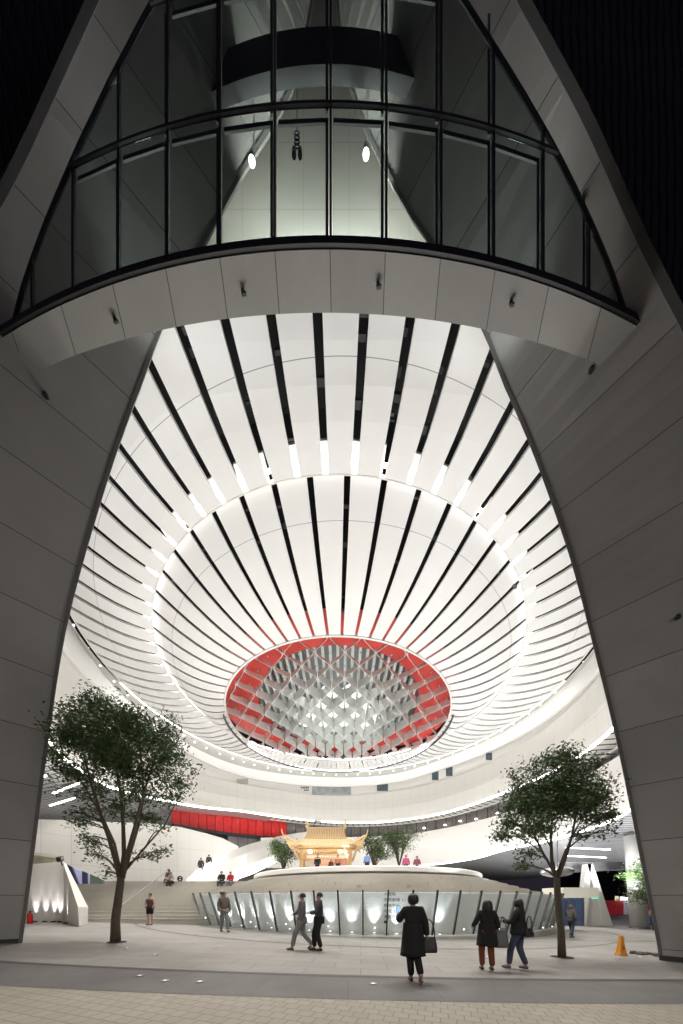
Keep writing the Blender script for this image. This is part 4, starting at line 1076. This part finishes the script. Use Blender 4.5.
# ------------------------------------------------------------------ trees
def leafmat(name, c1, c2):
    m, nt, b = nm(name)
    n = noise(nt, 2.2, 2); n2 = noise(nt, 30, 2)
    f = math_(nt, 'MULTIPLY', math_(nt, 'ADD', n, n2), .5)
    nt.links.new(mixc(nt, f, c1, c2), b.inputs['Base Color']); b.inputs['Roughness'].default_value = .42
    return m
def tree(loc, label, trunk_pts, trunk_r, clusters, nleaf, leaf, lm, group=None, nlimb_bias=.35, seed=1, twigs=7, mains=()):
    """clusters: (centre, (rx,ry,rz), weight) local; limbs run from the upper trunk into each cluster"""
    rnd = random.Random(seed)
    root = empty('tree', loc, label, 'tree', group)
    mb = MB(); tp = [Vector(p) for p in trunk_pts]
    mb.tube(tp, trunk_r, 10)
    tips = []
    joints = []
    for i, p in enumerate(tp):
        if i >= len(tp) - 3: joints.append((p, trunk_r[i]))
    for pts_, r_a, r_b in mains:
        pts_ = [Vector(p) for p in pts_]; rs = [r_a + (r_b - r_a) * i / (len(pts_) - 1) for i in range(len(pts_))]
        mb.tube(pts_, rs, 8)
        for i in range(1, len(pts_)):
            joints.append((pts_[i], rs[i])); joints.append((pts_[i].lerp(pts_[i - 1], .5), rs[i]))
    for c, rad_, w in clusters:
        c = Vector(c)
        f0, rj = min(joints, key=lambda q: (q[0] - c).length + 2.2 * max(0, q[0].z + .25 - c.z) + rnd.uniform(0, .4))
        L0 = (c - f0).length
        mid = f0.lerp(c, .5) + Vector((rnd.uniform(-.1, .1), rnd.uniform(-.1, .1), .10 * L0))
        r0 = min(rj * .7, .022 + .014 * L0)
        path = [f0, f0.lerp(mid, .5) + Vector((0, 0, .03)), mid, mid.lerp(c, .5) + Vector((rnd.uniform(-.06, .06), rnd.uniform(-.06, .06), .04)), c]
        mb.tube(path, [r0, r0 * .85, r0 * .7, r0 * .5, r0 * .3], 6)
        for j in range(int(twigs * (.5 + w))):
            d = Vector((rnd.gauss(0, 1), rnd.gauss(0, 1), rnd.gauss(.2, .9))).normalized()
            e = c + Vector((d.x * rad_[0], d.y * rad_[1], d.z * rad_[2])) * (rnd.uniform(.35, 1.35) if w > .5 else rnd.uniform(.3, 1.))
            s0 = path[3].lerp(path[4], rnd.random()) if rnd.random() < .7 else path[2]
            m2 = s0.lerp(e, .5) + Vector((rnd.uniform(-.06, .06), rnd.uniform(-.06, .06), rnd.uniform(0, .08)))
            mb.tube([s0, m2, e], [r0 * .4, r0 * .28, r0 * .1], 4, cap=False)
            tips.append((e, w)); tips.append((m2.lerp(e, .6), w * .7))
            for _ in range(2):
                e2 = e + Vector((rnd.gauss(0, .2) * rad_[0], rnd.gauss(0, .2) * rad_[1], rnd.gauss(.03, .2) * rad_[2])) * 1.3
                mb.tube([m2.lerp(e, .4), e2], [r0 * .15, r0 * .06], 3, cap=False); tips.append((e2, w))
    mb.build('trunk', M['bark'], root, smooth=True, fix=False)
    vs = []; fs = []
    tw = [w for _, w in tips]
    for k in range(nleaf):
        p, w = rnd.choices(tips, tw)[0]
        sp = leaf * (1.7 if w > .5 else 1.2)
        p = p + Vector((rnd.gauss(0, sp), rnd.gauss(0, sp), rnd.gauss(0, sp * .8)))
        a = Vector((rnd.gauss(0, 1), rnd.gauss(0, 1), rnd.gauss(-.3, .7))).normalized(); b = a.cross(Vector((rnd.gauss(0, 1), rnd.gauss(0, 1), rnd.gauss(0, 1)))).normalized()
        L_ = leaf * rnd.uniform(.5, 1.55); wd = L_ * .45; n_ = len(vs); nn = a.cross(b) * L_ * .12
        vs += [p - a * L_ * .5, p + b * wd * .5 + nn, p + a * L_ * .55, p - b * wd * .5 + nn]
        fs.append((n_, n_ + 1, n_ + 2, n_ + 3))
    mb = MB(); mb.add(vs, fs); mb.build('crown', lm, root, fix=False)
    return root
LM = leafmat('leaf_dark_green', (.03, .06, .018), (.11, .18, .055))
LM2 = leafmat('leaf_mid_green', (.03, .07, .018), (.12, .20, .06))
def pxcl(loc, Y, items, rnd, depth=.9):
    out = []
    for px, py, rx, ry, w in items:
        dy = rnd.uniform(-depth, depth); q = P(px, py, Y + dy); out.append((Vector((q.x - loc.x, dy, q.z - loc.z)), (rx / F * Y, rx / F * Y * .9, ry / F * Y), w))
    return out
rnd = random.Random(3)
lt = GP(115.5, 942); Yl = lt.y
def lp(px, py, dy=0): 
    q = P(px, py, Yl); return (q.x - lt.x, dy, q.z - lt.z)
items = [(92, 812, 12, 8, .55), (132, 814, 12, 8, .55), (152, 818, 11, 7, .5), (78, 822, 9, 6, .35), (112, 806, 12, 8, .55), (100, 790, 14, 8, .7), (135, 795, 14, 9, .8), (78, 795, 10, 6, .3), (92, 702, 12, 9, 1.), (78, 722, 15, 13, 1.2), (108, 716, 17, 14, 1.3), (130, 724, 15, 13, 1.2), (66, 742, 12, 12, 1.), (88, 745, 18, 15, 1.3), (120, 748, 19, 16, 1.4), (150, 742, 15, 15, 1.2), (165, 732, 10, 10, .8),
         (172, 758, 12, 12, 1.), (150, 770, 14, 12, 1.2), (125, 775, 15, 10, .9), (64, 766, 11, 10, .8), (80, 775, 13, 9, .7), (180, 782, 9, 8, .7), (60, 790, 8, 6, .3), (170, 800, 12, 7, .5), (150, 797, 12, 7, .6), (196, 772, 8, 4, .12), (56, 754, 7, 8, .5),
         (95, 800, 10, 8, .2), (75, 812, 9, 6, .15), (88, 838, 9, 6, .28), (100, 856, 10, 6, .35), (93, 845, 9, 6, .3), (150, 856, 12, 5, .35), (163, 851, 7, 4, .25), (165, 828, 8, 4, .2), (108, 872, 6, 4, .2), (84, 824, 6, 4, .15)]
for _ in range(13):
    a_ = rnd.uniform(0, 2 * pi); r_ = rnd.uniform(.2, .85); items.append((117 + 60 * r_ * cos(a_), 743 + 40 * r_ * sin(a_), 13, 10, .85))
tree(lt, 'taller dark leafy tree on the left standing near the steps', [(0, 0, -.05), lp(115.5, 920), lp(117.5, 900, .03), lp(120, 884, .02), lp(121, 876)],
     [.155, .125, .115, .11, .10], pxcl(lt, Yl, items, rnd, 1.0), 23000, .105, LM, 'street trees in the plaza', seed=5, twigs=9,
     mains=[([lp(120.5, 882), lp(118, 862, -.1), lp(113, 838, -.2), lp(106, 812, -.3), lp(98, 785, -.3), lp(90, 755, -.3), lp(84, 728, -.2)], .075, .02),
            ([lp(121, 880), lp(122, 855, .1), lp(119, 825, .2), lp(117, 795, .2), lp(113, 762, .1), lp(110, 725, 0)], .08, .02),
            ([lp(122, 878), lp(128, 850, .1), lp(133, 820, .3), lp(136, 790, .4), lp(134, 760, .4), lp(132, 732, .3)], .08, .02),
            ([lp(123, 878), lp(131, 856, -.2), lp(140, 832, -.3), lp(147, 805, -.3), lp(153, 778, -.2), lp(160, 750, -.1)], .065, .018),
            ([lp(119, 866), lp(108, 842, .3), lp(92, 815, .5), lp(76, 788, .5), lp(64, 765, .4)], .05, .015),
            ([lp(124, 872), lp(140, 845, .3), lp(158, 822, .4), lp(172, 798, .3)], .04, .012)])
rt = GP(562, 957); Yr = rt.y
def rp(px, py, dy=0):
    q = P(px, py, Yr); return (q.x - rt.x, dy, q.z - rt.z)
items = [(555, 758, 14, 9, 1.), (540, 772, 14, 11, 1.1), (570, 772, 15, 11, 1.1), (588, 782, 12, 10, 1.), (525, 788, 11, 9, .9), (552, 792, 16, 11, 1.2), (578, 798, 15, 11, 1.1), (600, 800, 10, 9, .8), (516, 806, 10, 7, .8), (535, 812, 13, 9, .9),
         (560, 815, 13, 8, .8), (590, 818, 12, 8, .8), (610, 815, 6, 7, .5), (508, 824, 9, 6, .7), (525, 830, 9, 6, .6), (502, 836, 7, 4, .5), (545, 832, 9, 6, .35), (580, 834, 9, 5, .35), (605, 832, 6, 4, .3), (513, 772, 7, 4, .25), (528, 855, 7, 6, .4), (522, 866, 5, 5, .3), (595, 765, 6, 5, .3), (575, 762, 9, 6, .6)]
for _ in range(12):
    a_ = rnd.uniform(0, 2 * pi); r_ = rnd.uniform(.2, .9); items.append((557 + 46 * r_ * cos(a_), 798 + 34 * r_ * sin(a_), 12, 9, .8))
tree(rt, 'slimmer leafy tree on the right between the walkers and the yellow cone', [(0, 0, -.05), rp(561, 930), rp(558.5, 905, .02), rp(557.5, 885, .02), rp(557, 878)],
     [.115, .095, .09, .085, .08], pxcl(rt, Yr, items, rnd, .85), 20000, .09, LM, 'street trees in the plaza', seed=11, twigs=9,
     mains=[([rp(557, 882), rp(554, 860, .1), rp(553, 835, .1), rp(553, 808, 0), rp(554, 775, 0)], .06, .015),
            ([rp(557, 880), rp(562, 862, -.1), rp(567, 838, -.2), rp(572, 812, -.2), rp(577, 785, -.2)], .055, .014),
            ([rp(556, 875), rp(547, 852, .2), rp(538, 828, .3), rp(530, 805, .3), rp(524, 790, .3)], .045, .012),
            ([rp(558, 872), rp(570, 850, .2), rp(583, 828, .3), rp(593, 808, .3)], .042, .012)])
for px, Y, top_py, hw, lab, sd in ((283, 26, 839, 15, 'small green tree on the stage left of the bamboo pavilion', 21), (374, 27, 830, 15, 'small green tree on the stage just right of the pavilion', 22), (399, 27.5, 825, 17, 'small green tree on the stage, rightmost behind the lip', 23)):
    base = Vector(((px - 341.5) / F * Y, Y, SZ)); topz = P(px, top_py, Y).z - base.z; R_ = hw / F * Y
    cl_ = []
    r2 = random.Random(sd)
    for k in range(12):
        a = r2.uniform(0, 2 * pi); rr = r2.uniform(.2, .8) * R_; zz = topz * r2.uniform(.45, .88)
        cl_.append(((rr * cos(a), rr * sin(a), zz), (R_ * .38, R_ * .38, R_ * .32), 1))
    tree(base, lab, [(0, 0, 0), (.03, 0, topz * .08), (0, 0, topz * .16), (0, 0, topz * .22)], [.09, .08, .07, .07], cl_, 3800, .13, LM2, 'small trees behind the stage', seed=sd, twigs=6)
base = GP(652, 925); base.y = 24; base.x = (654 - 341.5) / F * 24; base.z = G(base.x)
cl_ = []; r2 = random.Random(31)
for k in range(12):
    py = r2.uniform(866, 897); px = r2.uniform(638, 665); q = P(px, py, 24); cl_.append(((q.x - base.x, r2.uniform(-.8, .8), q.z - base.z), (.7, .7, .6), 1))
tree(base, 'light green tree between the white column and the right pillar', [(0, 0, 0), (0, 0, 1), (.02, 0, 1.6), (0, 0, 2.2)], [.1, .09, .08, .07], cl_, 4200, .15, leafmat('leaf_bright', (.03, .07, .015), (.10, .17, .05)), None, seed=31)

# ------------------------------------------------------------------ right background
def cyl_col(px, Y, w, label, top, lean=0):
    x = (px - 341.5) / F * Y; z0 = G(x)
    mb = MB(); mb.tube([(0, 0, 0), (lean, 0, top - z0)], [w, w * 1.08], 28)
    r_ = empty('round_column', (x, Y, z0), label, 'column')
    mb.build('shaft', M['white'], r_, smooth=True); MB().lathe([(w * 1.12, 0), (w * 1.12, .12), (w, .14)], (0, 0, 0), 28).build('base_ring', M['metal'], r_)
cyl_col(639.5, 26, .58, 'thick round white column between dark glazing and right pillar', 6.9, -.5)
ax = P(592, 900, 27)
tr = empty('raking_column', (ax.x, 27, G(ax.x)), 'white raking A-shaped column under the ribbed soffit at right', 'column')
tl = Vector(tr.location)
def strut(pts_px, w, Y, dpt=.5):
    a, b = P(*pts_px[0], Y), P(*pts_px[1], Y); v = Vector((w, 0, 0)); d = Vector((0, dpt, 0))
    return MB().loft([[p - tl for p in (a - v, a + v, a + v + d, a - v + d)], [p - tl for p in (b - v * .7, b + v * .7, b + v * .7 + d, b - v * .7 + d)]])
strut([(609, 926), (590, 864)], .35, 26.8).build('raking_leg', M['white'], tr)
strut([(583, 926), (589, 864)], .3, 26.8).build('raking_leg', M['white'], tr)
mb = MB(); a = [P(585, 926, 27.2), P(607, 926, 27.2), P(592, 872, 27.2), P(588, 872, 27.2)]
mb.loft([[p - tl for p in a], [p + Vector((0, .2, 0)) - tl for p in a]]); mb.build('web', M['wall_white'], tr)
bmx = MB(); a = [P(560, 862, 28), P(634, 862, 28), P(634, 869, 28), P(560, 873, 28)]
bmx.loft([a, [p + Vector((0, .6, 0)) for p in a]]); o = bmx.build('steel_beam', M['metal']); tag(o, 'grey horizontal steel beam above the dark opening at right', 'beam')
# cream canopy with sign, glazing beneath
ck = empty('cream_canopy', P(580, 905, 21), 'curved cream canopy above a small bluish glass booth behind right tree', 'canopy'); cko = Vector(ck.location)
secs = []
for i in range(9):
    u = i / 8; px = 563 + 35 * u; Y = 20.5 + .9 * (1 - sin(pi * (.5 + u * .5))) * -1 + 1.2 * u * u
    a, b = P(px, 887.5, Y), P(px, 898 - .5 * u, Y); secs.append([v - cko for v in (b, a, a + Vector((-.4, 1.5, 0)), b + Vector((-.4, 1.5, 0)))])
MB().loft(secs).build('fascia', mat('canopy_cream_white', (.82, .79, .68), .5, emit=(1, .95, .8), es=.25), ck)
a = [P(560, 898, 21.8), P(583, 898, 21.8), P(583, 926, 21.8), P(560, 926, 21.8)]
MB().loft([[v - cko for v in a], [v + Vector((0, .1, 0)) - cko for v in a]]).build('booth_glass', mat('booth_blue', (.10, .13, .22), .25, .4, 1.5, emit=(.2, .3, .6), es=.12), ck)
mb = MB()
for px in (566, 574, 583.5):
    mb.tube([P(px, 926, 21.7) - cko, P(px, 897, 21.7) - cko], .05, 6)
mb.build('booth_post', M['metal'], ck)
es_ = MB(); a = P(594, 897.3, 21.0); es_.box((0, 0, 0), (.46, .05, .17)); 
o = es_.build('exit_sign', mat('exit_green', (.02, .3, .15), .4, emit=(.1, .9, .5), es=.9), loc=a + Vector((0, -.1, -.02))); tag(o, 'small green exit sign under the cream canopy edge', 'sign')
text('EXIT', .13, (-.19, -.03, -.045), (radians(90), 0, 0), mat('exit_white', (.9, .9, .9), .5, emit=(1, 1, 1), es=1.), o)
# silver ellipsoid pod
pd = P(557, 872, 16.5); mb = MB(); mb.lathe([(.75 * cos(a), .26 * sin(a)) for a in [-pi / 2 + pi * k / 14 for k in range(15)]], (0, 0, 0), 28)
pr = empty('hanging_pod', pd, 'silver flying-saucer shaped pod hanging behind the right tree', 'pod'); mb.build('shell', M['metal'], pr, smooth=True)
MB().tube([(0, 0, .2), (0, 0, 1.6)], .03, 8).build('stem', M['metal'], pr)
# distant night street: dark backdrop buildings, hoarding, lit bus shelter
q = P(622, 908, 52); hd_ = empty('red_hoarding', (q.x, 52, G(30)), 'red and pale hoarding across the street seen through the opening', 'hoarding')
for k in range(8):
    MB().box((-5 + 1.5 * k, 0, 1.3), (1.42, .12, 2.3)).build('board', mat('hoarding_red', (.35, .03, .04), .5, .2, 1, emit=(.8, .05, .06), es=.12) if k % 3 != 1 else mat('hoarding_pale', (.5, .45, .5), .5, .2, 1, emit=(.5, .45, .5), es=.25), hd_)
MB().box((1.0, -.4, 2.75), (3.2, .2, .5)).build('light_box', mat('light_box', (.9, .92, 1), .4, 0, 1, emit=(.8, .88, 1), es=4), hd_)
for i, (px, Y, w, h, lab) in enumerate(((600, 75, 16, 26, 'dark tall building far across the street behind the hoarding'), (640, 85, 20, 20, 'dark lower building far across the street, right side'))):
    x = (px - 341.5) / F * Y; b_ = empty('far_building', (x, Y, G(x)), lab, 'building', 'dark far buildings')
    MB().box((0, 0, h / 2), (w, 6, h)).build('wall', mat('far_dark', (.02, .02, .03), .7), b_)
    for r_ in range(6):
        for c in range(6):
            if random.random() < .3: MB().box((-w / 2 + (c + .5) * w / 6, -3.03, 3 + r_ * 3), (.8, .06, 1.0)).build('window', mat('lit_window', (.6, .5, .35), .5, emit=(1, .8, .5), es=random.uniform(.3, .9)), b_)
# linear lights in ribbed soffits
def lin(pxa, pya, pxb, pyb, Y0, Y1, lab):
    a, b = P(pxa, pya, Y0), P(pxb, pyb, Y1); mid_ = (a + b) / 2
    o_ = MB().loft([[a - mid_ + v for v in (Vector((0, -.06, 0)), Vector((0, .06, 0)), Vector((0, .06, .06)), Vector((0, -.06, .06)))], [b - mid_ + v for v in (Vector((0, -.06, 0)), Vector((0, .06, 0)), Vector((0, .06, .06)), Vector((0, -.06, .06)))]]).build('linear_light', M['led'], loc=mid_)
    tag(o_, lab, 'ceiling light', 'linear lights under the soffits')
lin(34, 781, 46, 776, 17.5, 18.2, 'upper short light line beside the left pillar under the ribbed soffit')
lin(53, 794, 83, 782, 19, 20, 'longest light line seen through the left tree crown')
lin(50, 806, 76, 798, 21, 22, 'lowest light line seen through the left tree crown')
lin(566, 848, 610, 850, 23, 24, 'upper of the light lines behind the right tree')
lin(563, 856, 606, 858, 26, 27, 'lower of the light lines behind the right tree')

# ------------------------------------------------------------------ cone, rubble, floor lights
q = GP(621, 955)
cn = empty('caution_cone', q, 'yellow-orange tapered caution cone on the plaza by the right pillar', 'cone')
mc = mat('cone_orange', (.75, .30, .03), .5, .15, 6)
secs = []
for i in range(9):
    u = i / 8; w = .10 * (1 - u) + .04 * u + .012 * (i == 0); secs.append([Vector((sx * w, sy * w, .03 + .57 * u)) for sx, sy in ((-1, -1), (1, -1), (1, 1), (-1, 1))])
MB().loft(secs).build('cone_body', mc, cn)
MB().box((0, 0, .02), (.24, .24, .04)).build('cone_base', mc, cn)
MB().loft([[Vector((sx * .048, sy * .048, .60)) for sx, sy in ((-1, -1), (1, -1), (1, 1), (-1, 1))], [Vector((sx * .03, sy * .03, .635)) for sx, sy in ((-1, -1), (1, -1), (1, 1), (-1, 1))]]).build('cone_top', mc, cn)
mk = MB(); mk.add([(-.04, -.105, .2), (.04, -.105, .2), (0, -.085, .33)], [(0, 1, 2)]); mk.box((0, -.092, .27), (.012, .01, .06)); mk.build('warning_mark', mat('cone_mark', (.35, .05, .02), .5), cn)
mb = MB(); rr = random.Random(9)
for k in range(46):
    u = rr.random(); px = 632 + 46 * u; py = 952.5 + 6 * u + rr.uniform(-1.5, 1.2); g_ = GP(px, py); s_ = rr.uniform(.03, .10)
    mb.box(g_ + Vector((0, 0, s_ * .25)), (s_ * 2, s_, s_ * .6), rr.uniform(0, 3), tilt=(rr.uniform(-.3, .3), 'X'))
o = mb.build('rubble', mat('rubble', (.08, .07, .06), .9)); tag(o, 'low scatter of dark rubble at the foot of the right pillar', 'rubble', kind='stuff')
fl = [(105, 943), (127, 948.5), (487, 957), (155, 955), (165, 981), (140, 976), (200, 982), (373, 984), (65, 926), (640, 957), (618, 958.5), (214, 948), (340, 947)]
words_ = ['just left of the left tree base', 'just right of the left tree base', 'between the two women', 'in the plaza right of the left tree', 'on the dark band, left part', 'near the dark band edge at left', 'on the dark band, between trees', 'on the dark band left of the nearest woman',
          'beside the kiosk wall', 'by the right rubble', 'in front of the yellow cone', 'in front of the left end of the fence', 'in front of the middle of the fence']
for (px, py), wd_ in zip(fl, words_):
    q = GP(px, py); t = empty('ground_light', q + Vector((0, 0, .004)), 'small round light set in the paving ' + wd_, 'ground light', 'lights set in the paving')
    MB().lathe([(.07, .0), (.07, .012), (.05, .014)], (0, 0, 0), 14).build('ring', M['metal'], t); MB().lathe([(0, .012), (.035, .012)], (0, 0, 0), 14).build('lens', mat('ground_lens', (.8, .8, .8), .3, 0, 1, emit=(1, .97, .9), es=.6), t)
# tree pits
for q, w in ((lt, 'left'), (rt, 'right')):
    mb = MB(); mb.lathe([(0, .006), (.30, .006), (.30, -.02)], q, 20); o = mb.build('tree_pit', mat('soil', (.03, .024, .02), .95, bump=.5)); tag(o, kind='structure')

# ------------------------------------------------------------------ lights
def area(loc, tgt, size, e, col=(.985, .99, 1), name='floodlight'):
    ld = bpy.data.lights.new(name, 'AREA'); ld.shape = 'DISK'; ld.size = size; ld.energy = e; ld.color = col
    o_ = bpy.data.objects.new(name, ld); link(o_); o_.location = loc
    o_.rotation_euler = (Vector(tgt) - Vector(loc)).to_track_quat('-Z', 'Y').to_euler(); return o_
def spot(loc, tgt, ang, e, r=.12, col=(1, .95, .88), blend=.6, name='downlight'):
    ld = bpy.data.lights.new(name, 'SPOT'); ld.spot_size = radians(ang); ld.spot_blend = blend; ld.energy = e; ld.color = col; ld.shadow_soft_size = r
    o_ = bpy.data.objects.new(name, ld); link(o_); o_.location = loc
    o_.rotation_euler = (Vector(tgt) - Vector(loc)).to_track_quat('-Z', 'Y').to_euler(); return o_
K = 1.0
for k in range(10):       # floods standing on the podium tiers and galleries, washing the ceiling
    t = 2 * pi * k / 10
    area((PC.x + 10.6 * sin(t), PC.y + 10.6 * cos(t), 3.05), (13 * sin(t), 24 + 13 * cos(t), 20), .6, (440 if cos(t) > -.5 else 340) * K)
for k in range(14):       # downlights in the ring between outer and inner panels
    t = 2 * pi * k / 14 + .1; r_ = r_ring(t) - .15
    spot((RX + r_ * sin(t), RY + r_ * cos(t), CZ0 - .05), (RX + (r_ - 1) * sin(t), RY + (r_ - 1) * cos(t), 0), 95, (4400 if cos(t) < .2 else 1700) * K, col=(1, .97, .92))
for x, y in ((-5, 12.0), (0, 11.6), (5, 12.0), (-10, 15), (10, 15)):
    spot((x, y, CZ0 - .35), (x, y + 1.5, 0), 85, 2200 * K, col=(1, .97, .92))
spot((-1.2, 20.2, 3.9), (-1.2, 24, 6.2), 80, 50, .1, (1, .9, .75), name='pavilion_fill')  # added unseen spot to brighten the pavilion front
for x in (-3, 3): spot((x, RY - 3, CZ0 + 5), (x * .3, RY + 2, 14), 120, 500, .15, (1, .98, .95), name='stage_light')
# added unseen spots behind the glass, brightening the pale wall
for x in (-1.8, -.4, 1.0):
    spot((x, 9.45, 19.75 + CH), (x * 1.1, 10.5, 24 + CH), 140, 620, .08, (.97, 1, .94), name='glass_wall_fill')
spot((.5, 24, 4.2), (-.3, 32.6, 20), 24, 30000, .1, (1, 1, .97), .25, name='oculus_beam')
for x in (-5, 4.4):
    spot((x, 8.3, BZ + .5), (x * .6, 8.9, 30), 76, 120, .3, (.92, 1, .98), name='glass_wall_fill')  # added soft fill for the pillar faces seen through the panes
# added unseen spots brightening the soffits and walls at both sides
for q_ in ((-27, 31, 3.5), (-21, 36, 3.5), (-14.5, 38, 4), (-32, 24, 3)):
    spot(q_, (q_[0], q_[1], 20), 150, 900, .2, name='lobby_fill')
spot((23, 22, 6.2), (24, 23, 0), 140, 900, .2, (.95, .97, 1), name='lobby_fill')
spot((21, 24, 3), (24, 27, 9), 150, 1300, .2, (.95, .97, 1), name='lobby_fill')
spot((15, 30, .5), (17, 34, 6), 150, 1200, .2, (.95, .97, 1), name='lobby_fill')
spot((-14, 33, 1), (-10, 36, 9), 150, 500, .2, name='lobby_fill')
for q_ in ((19, 33, .8), (26, 38, .8), (28, 30, .8)):
    spot(q_, (q_[0], q_[1], 20), 150, 1300, .2, (.97, .98, 1), name='lobby_fill')
# street lamps behind the camera
spot((-9, -5, 8), (-3, 4.5, 0), 75, 1050, .25, (1, .92, .82), name='street_fill_light')
spot((9, -5, 8), (3, 4.5, 0), 75, 1050, .25, (1, .92, .82), name='street_fill_light')

for x in (-12, 12):  # added wide fill from behind the camera, lifts the dark pillars
    spot((x, -11, 8.5), (x * .6, 10, 1.8), 74, 2200, .4, (1, .95, .9), .9, name='street_fill_light')

# ------------------------------------------------------------------ world + camera
wd = bpy.data.worlds.new('World'); SC.world = wd; wd.use_nodes = True
nt = wd.node_tree; bg = nt.nodes['Background']
sky = N(nt, 'ShaderNodeTexSky'); sky.sky_type = 'NISHITA'; sky.sun_disc = False; sky.sun_elevation = radians(-6); sky.sun_rotation = radians(200)
mx = N(nt, 'ShaderNodeMix', data_type='RGBA'); mx.inputs[0].default_value = .9
nt.links.new(sky.outputs[0], mx.inputs[6]); mx.inputs[7].default_value = (.10, .085, .13, 1)
nt.links.new(mx.outputs[2], bg.inputs[0]); bg.inputs[1].default_value = .2
cam = bpy.data.cameras.new('Camera'); co = bpy.data.objects.new('Camera', cam); link(co)
co.location = (0, 0, CH); co.rotation_euler = (radians(90), 0, 0)
cam.sensor_fit = 'VERTICAL'; cam.sensor_height = 36; cam.lens = 36 * F / 1024; cam.shift_y = (902 - 512) / 1024; cam.clip_end = 800; cam.clip_start = .05
SC.camera = co
SC.view_settings.view_transform = 'Standard'; SC.view_settings.look = 'None'; SC.view_settings.exposure = 0; SC.view_settings.gamma = 1
SC.view_settings.use_curve_mapping = False
SC.cycles.use_denoising = True; SC.cycles.denoiser = 'OPENIMAGEDENOISE'
SC.cycles.max_bounces = 7; SC.cycles.diffuse_bounces = 4; SC.cycles.transparent_max_bounces = 12; SC.cycles.glossy_bounces = 3
SC.cycles.sample_clamp_indirect = 6; SC.cycles.caustics_reflective = False; SC.cycles.caustics_refractive = False
